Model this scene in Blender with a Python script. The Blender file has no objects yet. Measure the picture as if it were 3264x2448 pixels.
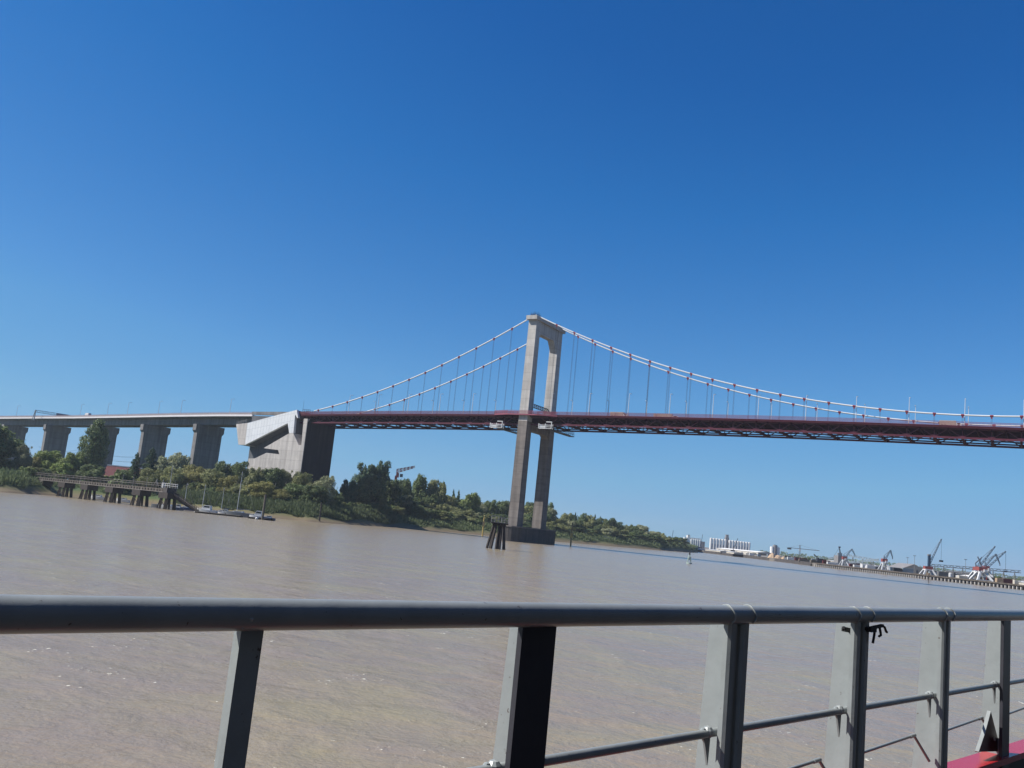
import bpy, math, random
from mathutils import Vector, Matrix
sc = bpy.context.scene
C = sc.collection
rnd = random.Random(7)
# ------------------------------------------------------------------ camera
F, PITCH, ROLL, CH = 2923.46, 0.15556, 0.10023, 5.789     # focal (px of 3264), radians, radians, metres
cam = bpy.data.cameras.new('camera'); camo = bpy.data.objects.new('camera', cam); C.objects.link(camo)
cam.sensor_width = 36; cam.lens = F/3264*36; cam.clip_start = 0.05; cam.clip_end = 60000
camo.matrix_world = Matrix.Translation((0, 0, CH)) @ Matrix.Rotation(math.pi/2+PITCH, 4, 'X') @ Matrix.Rotation(ROLL, 4, 'Z')
sc.camera = camo
sc.render.resolution_x, sc.render.resolution_y = 1024, 768
# ------------------------------------------------------------------ sky and sun
SUN_AZ, SUN_EL = math.radians(186), math.radians(45)
SUN = Vector((math.cos(SUN_AZ)*math.cos(SUN_EL), math.sin(SUN_AZ)*math.cos(SUN_EL), math.sin(SUN_EL)))
w = bpy.data.worlds.new('World'); sc.world = w; w.use_nodes = True
nt = w.node_tree; bg = nt.nodes['Background']
sky = nt.nodes.new('ShaderNodeTexSky'); sky.sky_type = 'NISHITA'; sky.sun_disc = False
sky.sun_elevation = SUN_EL; sky.sun_rotation = math.atan2(SUN.x, SUN.y) % (2*math.pi)
sky.altitude = 0; sky.air_density = 1.0; sky.dust_density = 0.0; sky.ozone_density = 6.0
# tone of the clear afternoon sky: deeper blue overhead, clean pale blue (not yellow) low down
k0 = nt.nodes.new('ShaderNodeVectorMath'); k0.operation = 'SCALE'; k0.inputs['Scale'].default_value = 0.11
cv = nt.nodes.new('ShaderNodeRGBCurve'); cm = cv.mapping; cm.use_clip = False
for ch, pts in enumerate(([(0, 0), (.091, .010), (.118, .021), (.237, .110), (.40, .183), (.52, .208), (.75, .235), (1, .4)],
                          [(0, 0), (.177, .112), (.226, .162), (.418, .336), (.62, .436), (.69, .438), (.85, .46), (1, .6)],
                          [(0, 0), (.366, .402), (.444, .491), (.657, .675), (.745, .70), (.9, .74), (1, .8)])):
    c = cm.curves[ch]
    while len(c.points) > 2: c.points.remove(c.points[1])
    c.points[0].location = pts[0]; c.points[-1].location = pts[-1]
    for q in pts[1:-1]: c.points.new(*q)
    for q in c.points: q.handle_type = 'VECTOR'
cm.update()
k1 = nt.nodes.new('ShaderNodeVectorMath'); k1.operation = 'SCALE'; k1.inputs['Scale'].default_value = 1/0.11
nt.links.new(sky.outputs[0], k0.inputs[0]); nt.links.new(k0.outputs[0], cv.inputs['Color']); nt.links.new(cv.outputs[0], k1.inputs[0])
nt.links.new(k1.outputs[0], bg.inputs[0]); bg.inputs[1].default_value = 0.07
sl = bpy.data.lights.new('sun', 'SUN'); sl.energy = 5.0; sl.angle = math.radians(0.5); sl.color = (1.0, 0.95, 0.88)
so = bpy.data.objects.new('sun', sl); C.objects.link(so); so.rotation_euler = SUN.to_track_quat('Z', 'Y').to_euler(); so.location = (0, 0, 300)
sc.view_settings.view_transform = 'Standard'; sc.view_settings.look = 'None'; sc.view_settings.exposure = 0.652; sc.view_settings.gamma = 1
# ------------------------------------------------------------------ photo geometry: where a line of sight meets a real surface
def ray(px, py):
    dx, dy = px-1632, py-1224
    c, s = math.cos(ROLL), math.sin(ROLL)
    x, y = dx*c+dy*s, -dx*s+dy*c
    c, s = math.cos(PITCH), math.sin(PITCH)
    return Vector((x/F, c+(y/F)*s, s-(y/F)*c))
def atY(px, py, Y):
    r = ray(px, py); t = Y/r.y
    return Vector((r.x*t, Y, CH+r.z*t))
def atZ(px, py, z=0):
    r = ray(px, py); t = (z-CH)/r.z
    return Vector((r.x*t, r.y*t, z))
TX, TY, TH, HW, L = 14.08, 444.78, 0.52341, 12.09, 393.75
AX = Vector((math.cos(TH), -math.sin(TH), 0)); CR = Vector((math.sin(TH), math.cos(TH), 0)); UP = Vector((0, 0, 1))
def B(u, v, z): return Vector((TX, TY, 0))+AX*u+CR*v+UP*z       # bridge axes
def onV(px, py, v):
    r = ray(px, py); o = Vector((0, 0, CH))-Vector((TX, TY, 0))
    t = (v-o.dot(CR))/r.dot(CR); p = o+r*t
    return p.dot(AX), p.z
def hor(px): return 1520.7+0.1005*px
# ------------------------------------------------------------------ mesh builder
class MB:
    def __init__(s): s.v = []; s.f = []
    def add(s, vs, fs):
        n = len(s.v); s.v += [tuple(p) for p in vs]; s.f += [tuple(i+n for i in f) for f in fs]; return s
    def obox(s, c, ax, ay, az, sx, sy, sz):     # centre, axes, full sizes
        ax, ay, az = Vector(ax)*sx/2, Vector(ay)*sy/2, Vector(az)*sz/2; c = Vector(c)
        vs = [c+ax*i+ay*j+az*k for k in (-1, 1) for j in (-1, 1) for i in (-1, 1)]
        return s.add(vs, [(0, 2, 3, 1), (4, 5, 7, 6), (0, 1, 5, 4), (2, 6, 7, 3), (0, 4, 6, 2), (1, 3, 7, 5)])
    def box(s, x0, x1, y0, y1, z0, z1): return s.obox(((x0+x1)/2, (y0+y1)/2, (z0+z1)/2), (1, 0, 0), (0, 1, 0), UP, x1-x0, y1-y0, z1-z0)
    def beam(s, p, q, wd, ht, up=UP):           # rectangular bar from p to q
        p, q = Vector(p), Vector(q); d = q-p; l = d.length
        if l < 1e-6: return s
        d /= l; side = d.cross(Vector(up))
        side = side.normalized() if side.length > 1e-4 else d.orthogonal().normalized()
        return s.obox((p+q)/2, d, side, side.cross(d), l, wd, ht)
    def tube(s, p, q, r0, r1=None, n=8, cap=True):
        r1 = r0 if r1 is None else r1; p, q = Vector(p), Vector(q); d = (q-p).normalized(); a = d.orthogonal().normalized(); b = d.cross(a)
        vs = []
        for c, r in ((p, r0), (q, r1)):
            vs += [c+(a*math.cos(2*math.pi*i/n)+b*math.sin(2*math.pi*i/n))*r for i in range(n)]
        fs = [(i, (i+1) % n, n+(i+1) % n, n+i) for i in range(n)]
        if cap: fs += [tuple(range(n-1, -1, -1)), tuple(range(n, 2*n))]
        return s.add(vs, fs)
    def path(s, pts, r, n=8):
        pts = [Vector(p) for p in pts]; vs = []; a = None
        for i, p in enumerate(pts):
            d = (pts[min(i+1, len(pts)-1)]-pts[max(i-1, 0)]).normalized()
            a = d.orthogonal().normalized() if a is None else (a-d*a.dot(d)).normalized()
            b = d.cross(a); rr = r[i] if isinstance(r, (list, tuple)) else r
            vs += [p+(a*math.cos(2*math.pi*k/n)+b*math.sin(2*math.pi*k/n))*rr for k in range(n)]
        fs = [(i*n+k, i*n+(k+1) % n, (i+1)*n+(k+1) % n, (i+1)*n+k) for i in range(len(pts)-1) for k in range(n)]
        m = (len(pts)-1)*n
        fs += [tuple(range(n-1, -1, -1)), tuple(range(m, m+n))]
        return s.add(vs, fs)
    def prism(s, poly, vec):                    # planar polygon pushed along vec
        n = len(poly); vec = Vector(vec); vs = [Vector(p) for p in poly]; vs += [p+vec for p in vs]
        fs = [tuple(range(n)), tuple(range(2*n-1, n-1, -1))]+[(i, i+n, (i+1) % n+n, (i+1) % n) for i in range(n)]
        return s.add(vs, fs)
    def ball(s, c, r, n=8, sq=1.0):
        c = Vector(c); vs = [c+Vector((0, 0, r*sq))]; m = n//2
        for j in range(1, m):
            t = math.pi*j/m
            vs += [c+Vector((r*math.sin(t)*math.cos(2*math.pi*k/n), r*math.sin(t)*math.sin(2*math.pi*k/n), r*sq*math.cos(t))) for k in range(n)]
        vs.append(c-Vector((0, 0, r*sq))); e = len(vs)-1
        fs = [(0, 1+k, 1+(k+1) % n) for k in range(n)]
        for j in range(m-2): fs += [(1+j*n+k, 1+(j+1)*n+k, 1+(j+1)*n+(k+1) % n, 1+j*n+(k+1) % n) for k in range(n)]
        fs += [(e, 1+(m-2)*n+(k+1) % n, 1+(m-2)*n+k) for k in range(n)]
        return s.add(vs, fs)
    def mesh(s, name, mat, smooth=False, org=(0, 0, 0), fix=True):
        me = bpy.data.meshes.new(name); o = Vector(org)
        me.from_pydata([Vector(p)-o for p in s.v], [], s.f); me.materials.append(mat)
        if fix:
            import bmesh
            b = bmesh.new(); b.from_mesh(me); bmesh.ops.recalc_face_normals(b, faces=b.faces); b.to_mesh(me); b.free()
        if smooth:
            me.shade_smooth()
            try: me.set_sharp_from_angle(angle=math.radians(40))
            except Exception: pass
        return me
    def build(s, name, mat, parent=None, smooth=False, fix=True):
        # geometry is written in world metres; a child is stored relative to its ancestors
        o = parent; off = Vector((0, 0, 0))
        while o is not None: off += o.location; o = o.parent
        ob = bpy.data.objects.new(name, s.mesh(name, mat, smooth, off, fix)); C.objects.link(ob)
        if parent is not None: ob.parent = parent
        return ob
def tag(o, label=None, cat=None, group=None, kind=None):
    for k, v in (('label', label), ('category', cat), ('group', group), ('kind', kind)):
        if v: o[k] = v
    return o
def thing(name, loc, label, cat, group=None):
    o = bpy.data.objects.new(name, None); C.objects.link(o); o.location = loc; o.empty_display_size = 0.5
    return tag(o, label, cat, group)
def copy_tree(o, parent=None):
    c = o.copy(); C.objects.link(c); c.parent = parent
    for ch in list(o.children): copy_tree(ch, c)
    return c
# ------------------------------------------------------------------ materials
def mat(name, col, rough=0.7, metal=0.0, spec=0.3, var=0.15, scale=1.0, streak=0.0, bump=0.0, stretch=(1, 1, 1), lift=0.0, chips=0.0):
    m = bpy.data.materials.new(name); m.use_nodes = True; t = m.node_tree; N, K = t.nodes, t.links
    p = N['Principled BSDF']; p.inputs['Roughness'].default_value = rough; p.inputs['Metallic'].default_value = metal
    p.inputs['Specular IOR Level'].default_value = spec
    tc = N.new('ShaderNodeTexCoord'); mp = N.new('ShaderNodeMapping'); mp.inputs['Scale'].default_value = stretch
    nz = N.new('ShaderNodeTexNoise'); nz.inputs['Scale'].default_value = scale; nz.inputs['Detail'].default_value = 6; nz.inputs['Roughness'].default_value = 0.65
    K.new(tc.outputs['Object'], mp.inputs[0]); K.new(mp.outputs[0], nz.inputs['Vector'])
    rp = N.new('ShaderNodeMapRange'); rp.inputs['From Min'].default_value = 0.3; rp.inputs['From Max'].default_value = 0.7
    rp.inputs['To Min'].default_value = 1-var; rp.inputs['To Max'].default_value = 1+var
    K.new(nz.outputs[0], rp.inputs[0])
    mx = N.new('ShaderNodeMix'); mx.data_type = 'RGBA'; mx.blend_type = 'MULTIPLY'; mx.inputs[0].default_value = 1
    mx.inputs[6].default_value = (*[q*0.66 for q in col], 1); K.new(rp.outputs[0], mx.inputs[7]); out = mx.outputs[2]
    if streak:
        m2 = N.new('ShaderNodeMapping'); m2.inputs['Scale'].default_value = (0.55, 0.55, 0.03); n2 = N.new('ShaderNodeTexNoise')
        n2.inputs['Scale'].default_value = 1.0; n2.inputs['Detail'].default_value = 5
        K.new(tc.outputs['Object'], m2.inputs[0]); K.new(m2.outputs[0], n2.inputs['Vector'])
        r2 = N.new('ShaderNodeMapRange'); r2.inputs['From Min'].default_value = 0.35; r2.inputs['From Max'].default_value = 0.65
        r2.inputs['To Min'].default_value = 1-streak; r2.inputs['To Max'].default_value = 1.0+streak*0.4; K.new(n2.outputs[0], r2.inputs[0])
        x2 = N.new('ShaderNodeMix'); x2.data_type = 'RGBA'; x2.blend_type = 'MULTIPLY'; x2.inputs[0].default_value = 1
        K.new(out, x2.inputs[6]); K.new(r2.outputs[0], x2.inputs[7]); out = x2.outputs[2]
    if lift:                                          # joints between the concrete pours
        sx = N.new('ShaderNodeSeparateXYZ'); K.new(tc.outputs['Object'], sx.inputs[0]); md = N.new('ShaderNodeMath'); md.operation = 'WRAP'; md.inputs[1].default_value = lift; md.inputs[2].default_value = 0; K.new(sx.outputs[2], md.inputs[0])
        lt = N.new('ShaderNodeMapRange'); lt.inputs['From Min'].default_value = 0.12; lt.inputs['From Max'].default_value = 0.42; lt.inputs['To Min'].default_value = 0.80; K.new(md.outputs[0], lt.inputs[0])
        fl = N.new('ShaderNodeMath'); fl.operation = 'SNAP'; fl.inputs[1].default_value = lift; K.new(sx.outputs[2], fl.inputs[0]); wn = N.new('ShaderNodeTexWhiteNoise'); wn.noise_dimensions = '1D'; K.new(fl.outputs[0], wn.inputs['W'])
        wr_ = N.new('ShaderNodeMapRange'); wr_.inputs['To Min'].default_value = 0.91; wr_.inputs['To Max'].default_value = 1.07; K.new(wn.outputs[0], wr_.inputs[0]); ml = N.new('ShaderNodeMath'); ml.operation = 'MULTIPLY'; K.new(lt.outputs[0], ml.inputs[0]); K.new(wr_.outputs[0], ml.inputs[1])
        x3 = N.new('ShaderNodeMix'); x3.data_type = 'RGBA'; x3.blend_type = 'MULTIPLY'; x3.inputs[0].default_value = 1; K.new(out, x3.inputs[6]); K.new(ml.outputs[0], x3.inputs[7]); out = x3.outputs[2]
    if chips:                                         # chipped and rusty spots in the paint
        n4 = N.new('ShaderNodeTexNoise'); n4.inputs['Scale'].default_value = 42; n4.inputs['Detail'].default_value = 4; n4.inputs['Roughness'].default_value = 0.7; K.new(tc.outputs['Object'], n4.inputs['Vector'])
        r4 = N.new('ShaderNodeMapRange'); r4.inputs['From Min'].default_value = chips; r4.inputs['From Max'].default_value = chips+0.03; K.new(n4.outputs[0], r4.inputs[0])
        x4 = N.new('ShaderNodeMix'); x4.data_type = 'RGBA'; x4.inputs[7].default_value = (0.07, 0.05, 0.042, 1); K.new(r4.outputs[0], x4.inputs[0]); K.new(out, x4.inputs[6]); out = x4.outputs[2]
    K.new(out, p.inputs['Base Color'])
    if bump:
        bp = N.new('ShaderNodeBump'); bp.inputs['Strength'].default_value = bump; bp.inputs['Distance'].default_value = 0.02
        K.new(nz.outputs[0], bp.inputs['Height']); K.new(bp.outputs[0], p.inputs['Normal'])
    return m
def leafmat(name, c0, c1):
    m = bpy.data.materials.new(name); m.use_nodes = True; t = m.node_tree; N, K = t.nodes, t.links; p = N['Principled BSDF']
    g = N.new('ShaderNodeNewGeometry'); oi = N.new('ShaderNodeObjectInfo'); r = N.new('ShaderNodeValToRGB')
    r.color_ramp.elements[0].color = (*c0, 1); r.color_ramp.elements[1].color = (*c1, 1)
    K.new(g.outputs['Random Per Island'], r.inputs[0])
    mr = N.new('ShaderNodeMapRange'); mr.inputs['To Min'].default_value = 0.8; mr.inputs['To Max'].default_value = 1.2; K.new(oi.outputs['Random'], mr.inputs[0])
    mx = N.new('ShaderNodeMix'); mx.data_type = 'RGBA'; mx.blend_type = 'MULTIPLY'; mx.inputs[0].default_value = 1
    K.new(r.outputs[0], mx.inputs[6]); K.new(mr.outputs[0], mx.inputs[7]); K.new(mx.outputs[2], p.inputs['Base Color'])
    p.inputs['Roughness'].default_value = 0.6; p.inputs['Specular IOR Level'].default_value = 0.2
    tr = N.new('ShaderNodeBsdfTranslucent'); K.new(mx.outputs[2], tr.inputs[0]); ms = N.new('ShaderNodeMixShader'); ms.inputs[0].default_value = 0.27
    K.new(p.outputs[0], ms.inputs[1]); K.new(tr.outputs[0], ms.inputs[2]); K.new(ms.outputs[0], N['Material Output'].inputs['Surface'])
    return m
M = dict(
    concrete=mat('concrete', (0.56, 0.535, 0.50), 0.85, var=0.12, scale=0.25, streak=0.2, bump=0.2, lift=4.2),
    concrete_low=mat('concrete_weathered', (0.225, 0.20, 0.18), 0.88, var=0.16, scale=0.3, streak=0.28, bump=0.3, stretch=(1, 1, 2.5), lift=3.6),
    concrete_dark=mat('concrete_stained', (0.10, 0.09, 0.085), 0.9, var=0.25, scale=0.4, streak=0.3),
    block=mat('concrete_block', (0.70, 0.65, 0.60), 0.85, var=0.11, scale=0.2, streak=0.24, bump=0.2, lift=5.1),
    recess_shade=mat('concrete_painted_shade', (0.15, 0.16, 0.175), 0.88, var=0.10, scale=0.2, streak=0.2),  # recess shade put into the colour, darker and bluer than the block
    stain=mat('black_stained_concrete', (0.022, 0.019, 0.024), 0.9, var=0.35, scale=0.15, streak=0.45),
    pier=mat('concrete_pier', (0.25, 0.24, 0.235), 0.88, var=0.14, scale=0.2, streak=0.28, lift=4.6),
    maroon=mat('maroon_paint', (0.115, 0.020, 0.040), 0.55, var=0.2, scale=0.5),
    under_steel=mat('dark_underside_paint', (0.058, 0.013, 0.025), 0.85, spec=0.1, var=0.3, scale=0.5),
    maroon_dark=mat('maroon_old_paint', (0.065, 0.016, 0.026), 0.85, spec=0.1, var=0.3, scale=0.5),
    rail_red=mat('red_railing_paint', (0.30, 0.085, 0.125), 0.55, var=0.15, scale=0.6),
    clamp_red=mat('red_clamp_paint', (0.26, 0.035, 0.055), 0.5, var=0.15, scale=2),
    steel_dark=mat('dark_steel', (0.045, 0.047, 0.055), 0.6, var=0.2, scale=1),
    wire=mat('hanger_wire', (0.06, 0.08, 0.11), 0.6, var=0.1, scale=1),
    cable=mat('cable_white', (0.80, 0.82, 0.83), 0.5, var=0.05, scale=0.5),
    white=mat('white_paint', (0.75, 0.76, 0.76), 0.5, var=0.08, scale=0.6),
    lamp=mat('galvanised_white', (0.72, 0.75, 0.78), 0.5, var=0.05, scale=1),
    fascia=mat('pale_fascia', (0.78, 0.76, 0.78), 0.7, var=0.06, scale=0.3),
    parapet=mat('parapet_grey', (0.30, 0.26, 0.27), 0.75, var=0.12, scale=0.4),
    asphalt=mat('asphalt', (0.05, 0.05, 0.052), 0.9, var=0.2, scale=1),
    wood=mat('tarred_timber', (0.055, 0.045, 0.04), 0.85, var=0.35, scale=1.5, bump=0.4, stretch=(1, 1, 0.2)),
    wood_pale=mat('grey_timber', (0.17, 0.145, 0.115), 0.85, var=0.25, scale=1.2),
    jetty_conc=mat('jetty_concrete', (0.14, 0.12, 0.10), 0.9, var=0.25, scale=0.6, streak=0.3),
    yellow=mat('faded_yellow_paint', (0.55, 0.40, 0.13), 0.6, var=0.15, scale=0.8),
    green_paint=mat('green_white_paint', (0.35, 0.45, 0.42), 0.6, var=0.2, scale=0.8),
    bark=mat('bark', (0.08, 0.065, 0.05), 0.9, var=0.3, scale=2),
    roof_red=mat('red_tiles', (0.13, 0.028, 0.03), 0.8, var=0.2, scale=0.7),
    roof_grey=mat('grey_roof', (0.16, 0.165, 0.17), 0.8, var=0.15, scale=0.5),
    shed_grey=mat('grey_cladding', (0.30, 0.29, 0.29), 0.7, var=0.1, scale=0.2, streak=0.15),
    shed_cream=mat('cream_cladding', (0.66, 0.62, 0.54), 0.7, var=0.08, scale=0.2, streak=0.1),
    silo=mat('silo_white', (0.98, 0.96, 0.92), 0.75, var=0.06, scale=0.2, streak=0.1),
    crane_blue=mat('crane_bluegrey', (0.27, 0.33, 0.38), 0.6, var=0.15, scale=0.5),
    crane_red=mat('crane_red', (0.33, 0.085, 0.075), 0.6, var=0.15, scale=0.5),
    orange=mat('orange_material', (0.50, 0.36, 0.24), 0.8, var=0.3, scale=0.4),
    glass=mat('dark_glass', (0.02, 0.025, 0.03), 0.08, spec=0.6, var=0.05, scale=1),
    hull_grey=mat('grey_hull', (0.20, 0.22, 0.24), 0.45, var=0.1, scale=1),
    hull_blue=mat('blue_hull', (0.04, 0.07, 0.16), 0.4, var=0.1, scale=1),
    rubber=mat('black_rubber', (0.012, 0.012, 0.014), 0.6, var=0.2, scale=5),
    rail_grey=mat('grey_boat_paint', (0.33, 0.36, 0.36), 0.36, spec=0.45, var=0.10, scale=9, bump=0.10, chips=0.665),
    rail_black=mat('black_boat_paint', (0.05, 0.05, 0.06), 0.45, spec=0.3, var=0.15, scale=9, bump=0.1),
    boat_red=mat('red_boat_paint', (0.55, 0.02, 0.03), 0.25, spec=0.5, var=0.06, scale=6),
    deck_paint=mat('dark_deck_paint', (0.04, 0.045, 0.055), 0.7, var=0.2, scale=6),
)
def panel_mat():
    m = mat('clad_panels', (0.92, 0.94, 0.95), 0.65, var=0.06, scale=0.25); t = m.node_tree; N, K = t.nodes, t.links; p = N['Principled BSDF']
    src = p.inputs['Base Color'].links[0].from_socket
    uv = N.new('ShaderNodeUVMap'); br = N.new('ShaderNodeTexBrick'); br.offset = 0; br.inputs['Scale'].default_value = 1
    br.inputs['Color1'].default_value = (1, 1, 1, 1); br.inputs['Color2'].default_value = (0.975, 0.975, 0.975, 1); br.inputs['Mortar'].default_value = (0.70, 0.72, 0.75, 1)
    br.inputs['Mortar Size'].default_value = 0.10; br.inputs['Brick Width'].default_value = 1.9; br.inputs['Row Height'].default_value = 4.0
    K.new(uv.outputs[0], br.inputs['Vector'])
    mx = N.new('ShaderNodeMix'); mx.data_type = 'RGBA'; mx.blend_type = 'MULTIPLY'; mx.inputs[0].default_value = 1
    K.new(src, mx.inputs[6]); K.new(br.outputs[0], mx.inputs[7]); K.new(mx.outputs[2], p.inputs['Base Color'])
    return m
M['panel'] = panel_mat()
LEAF = dict(
    dark=leafmat('leaf_dark', (0.066, 0.098, 0.042), (0.166, 0.211, 0.079)),
    conifer=leafmat('leaf_conifer', (0.037, 0.072, 0.046), (0.105, 0.155, 0.079)),
    olive=leafmat('leaf_olive', (0.121, 0.142, 0.058), (0.290, 0.296, 0.124)),
    grey=leafmat('leaf_grey', (0.152, 0.175, 0.102), (0.349, 0.352, 0.192)),
    bright=leafmat('leaf_bright', (0.108, 0.152, 0.041), (0.254, 0.311, 0.089)),
    yellow=leafmat('leaf_yellow', (0.140, 0.140, 0.046), (0.298, 0.279, 0.102)),
    reed=leafmat('leaf_reed', (0.085, 0.115, 0.046), (0.165, 0.20, 0.095)),
)
# ------------------------------------------------------------------ water
def water_mat():
    m = bpy.data.materials.new('river_water'); m.use_nodes = True; t = m.node_tree; N, K = t.nodes, t.links; p = N['Principled BSDF']
    tc = N.new('ShaderNodeTexCoord')
    def noise(st, sc_, det, rough=0.6, dist=0.0, ang=-31, kind='FBM'):
        mp = N.new('ShaderNodeMapping'); mp.vector_type = 'TEXTURE'; mp.inputs['Scale'].default_value = (st, 1, 1); mp.inputs['Rotation'].default_value = (0, 0, math.radians(ang))
        n = N.new('ShaderNodeTexNoise'); n.noise_type = kind; n.inputs['Scale'].default_value = sc_; n.inputs['Detail'].default_value = det
        n.inputs['Roughness'].default_value = rough; n.inputs['Distortion'].default_value = dist
        K.new(tc.outputs['Object'], mp.inputs[0]); K.new(mp.outputs[0], n.inputs['Vector']); return n.outputs[0]
    def mth(op, a, b=None, c=None):
        n = N.new('ShaderNodeMath'); n.operation = op
        for i, v in enumerate((a, b, c)):
            if v is None: continue
            if isinstance(v, (int, float)): n.inputs[i].default_value = v
            else: K.new(v, n.inputs[i])
        return n.outputs[0]
    patch = noise(1.3, 0.14, 3, 0.5, 0.5, -25); mid = noise(1.1, 0.5, 4, 0.6, 0.3, -20)
    r = N.new('ShaderNodeValToRGB'); r.color_ramp.elements[0].position = 0.42; r.color_ramp.elements[1].position = 0.66
    r.color_ramp.elements[0].color = (0.216, 0.177, 0.140, 1); r.color_ramp.elements[1].color = (0.240, 0.204, 0.126, 1)
    K.new(mth('ADD', mth('MULTIPLY', patch, 0.7), mth('MULTIPLY', mid, 0.3)), r.inputs[0])
    crest = noise(1.35, 0.30, 3, 0.5, 0.35, -28); chop = noise(1.0, 1.3, 4, 0.55, 0.4, 10); fine = noise(1.0, 5.5, 3, 0.55, 0.2, 30)
    # sun glints painted into the colour as small pale flecks on the crests
    fm = mth('MULTIPLY', mth('MULTIPLY', crest, chop), mth('MULTIPLY', fine, noise(1.3, 9.0, 2, 0.5, 0, -10)))
    fr = N.new('ShaderNodeMapRange'); fr.inputs['From Min'].default_value = 0.134; fr.inputs['From Max'].default_value = 0.156; K.new(fm, fr.inputs[0])
    fx = N.new('ShaderNodeMix'); fx.data_type = 'RGBA'; fx.inputs[7].default_value = (0.80, 0.77, 0.62, 1); K.new(fr.outputs[0], fx.inputs[0]); K.new(r.outputs[0], fx.inputs[6])
    K.new(fx.outputs[2], p.inputs['Base Color'])
    p.inputs['Roughness'].default_value = 0.2; p.inputs['IOR'].default_value = 1.33
    # slick of calmer, more mirror-like water in the lee of the tower, along the bridge
    def dot(vec, off):
        n = N.new('ShaderNodeVectorMath'); n.operation = 'DOT_PRODUCT'; n.inputs[1].default_value = vec; K.new(tc.outputs['Object'], n.inputs[0]); return mth('SUBTRACT', n.outputs['Value'], off)
    T0 = Vector((TX, TY, 0)); u_ = dot(AX, T0.dot(AX)); v_ = mth('ADD', dot(CR, T0.dot(CR)), mth('MULTIPLY', patch, 24))
    def ramp(x, a, c):
        n = N.new('ShaderNodeMapRange'); n.interpolation_type = 'SMOOTHSTEP'; n.inputs['From Min'].default_value = a; n.inputs['From Max'].default_value = c; K.new(x, n.inputs[0]); return n.outputs[0]
    slick = mth('MULTIPLY', mth('MULTIPLY', ramp(v_, -32, 0), ramp(v_, 58, 34)), mth('MULTIPLY', ramp(u_, -40, 30), ramp(u_, 230, 120)))
    K.new(mth('MULTIPLY_ADD', slick, 0.60, 0.11), p.inputs['Specular IOR Level'])
    def bump(src, dist, prev=None, st=1.0):
        b = N.new('ShaderNodeBump'); b.inputs['Strength'].default_value = st; b.inputs['Distance'].default_value = dist
        K.new(src, b.inputs['Height'])
        if prev: K.new(prev, b.inputs['Normal'])
        return b.outputs[0]
    n1 = bump(crest, 0.30)
    n2 = bump(chop, 0.085, n1)
    n3 = bump(fine, 0.030, n2)
    K.new(n3, p.inputs['Normal'])
    return m
wb = MB(); wb.add([(-4300, -600, 0), (4300, -600, 0), (4300, 4800, 0), (-4300, 4800, 0)], [(0, 1, 2, 3)])
water = wb.build('water', water_mat(), fix=False); tag(water, 'muddy brown river water with small sparkling wavelets', 'water', kind='structure')
# ------------------------------------------------------------------ land
def lerp_tab(tab, x):
    if x <= tab[0][0]: return tab[0][1]
    for (a, b), (c, d) in zip(tab, tab[1:]):
        if x <= c: return b+(d-b)*(x-a)/(c-a)
    return tab[-1][1]
SHORE = [(-1500, 330), (-400, 352), (0, 362), (60, 372), (130, 398), (222, 428), (400, 440), (540, 432), (640, 412), (800, 402), (1000, 408), (1100, 432), (1250, 500), (1457, 552), (1581, 585), (1756, 640), (1950, 720), (2100, 800), (2190, 905), (2225, 1010)]
PROF = [(-8, -2.0), (0, 0.0), (6, 1.0), (14, 2.6), (20, 3.9), (30, 5.8), (45, 6.8), (100, 7.4), (400, 8), (4000, 14)]
def gz(d): return lerp_tab(PROF, d)
def ratio(px): return (px-1632)/F/math.cos(PITCH)*0.985 + 0.0
def xr(px):                     # ground-level azimuth of a photo column (on the horizon line)
    r = ray(px, hor(px)); return r.x/r.y
def land_mat():
    m = mat('bank_soil', (0.2, 0.16, 0.1), 0.9, var=0.2, scale=0.15); t = m.node_tree; N, K = t.nodes, t.links; p = N['Principled BSDF']
    g = N.new('ShaderNodeNewGeometry'); sx = N.new('ShaderNodeSeparateXYZ'); K.new(g.outputs['Position'], sx.inputs[0])
    nz = N.new('ShaderNodeTexNoise'); nz.inputs['Scale'].default_value = 0.2; nz.inputs['Detail'].default_value = 5; K.new(g.outputs['Position'], nz.inputs['Vector'])
    ma = N.new('ShaderNodeMath'); ma.operation = 'MULTIPLY_ADD'; ma.inputs[1].default_value = 2.2; K.new(nz.outputs[0], ma.inputs[0]); K.new(sx.outputs[2], ma.inputs[2])
    mr = N.new('ShaderNodeMapRange'); mr.inputs['From Min'].default_value = 0; mr.inputs['From Max'].default_value = 8; K.new(ma.outputs[0], mr.inputs[0])
    r = N.new('ShaderNodeValToRGB'); e = r.color_ramp.elements
    e[0].position = 0.12; e[0].color = (0.115, 0.085, 0.055, 1); e[1].position = 0.75; e[1].color = (0.04, 0.065, 0.02, 1)
    k = e.new(0.26); k.color = (0.125, 0.10, 0.055, 1); k = e.new(0.42); k.color = (0.10, 0.10, 0.038, 1); k = e.new(0.56); k.color = (0.05, 0.08, 0.025, 1)
    K.new(mr.outputs[0], r.inputs[0]); K.new(r.outputs[0], p.inputs['Base Color']); return m
cols = list(range(-1500, 2226, 25)); ds = [-8, -3, 0, 2, 4, 6, 8, 10, 14, 20, 30, 45, 70, 100, 200, 400, 1200, 3600]
lb = MB(); rows = []
wob = [rnd.uniform(-1, 1) for _ in range(400)]
for i, x in enumerate(cols):
    Y0 = lerp_tab(SHORE, x)+3*wob[i]; r = xr(x)
    for d in ds:
        Y = Y0+d; z = gz(d)+(0.25*rnd.uniform(-1, 1) if 0 < d < 60 else 0); lb.v.append((r*Y, Y, z))
n = len(ds)
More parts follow.
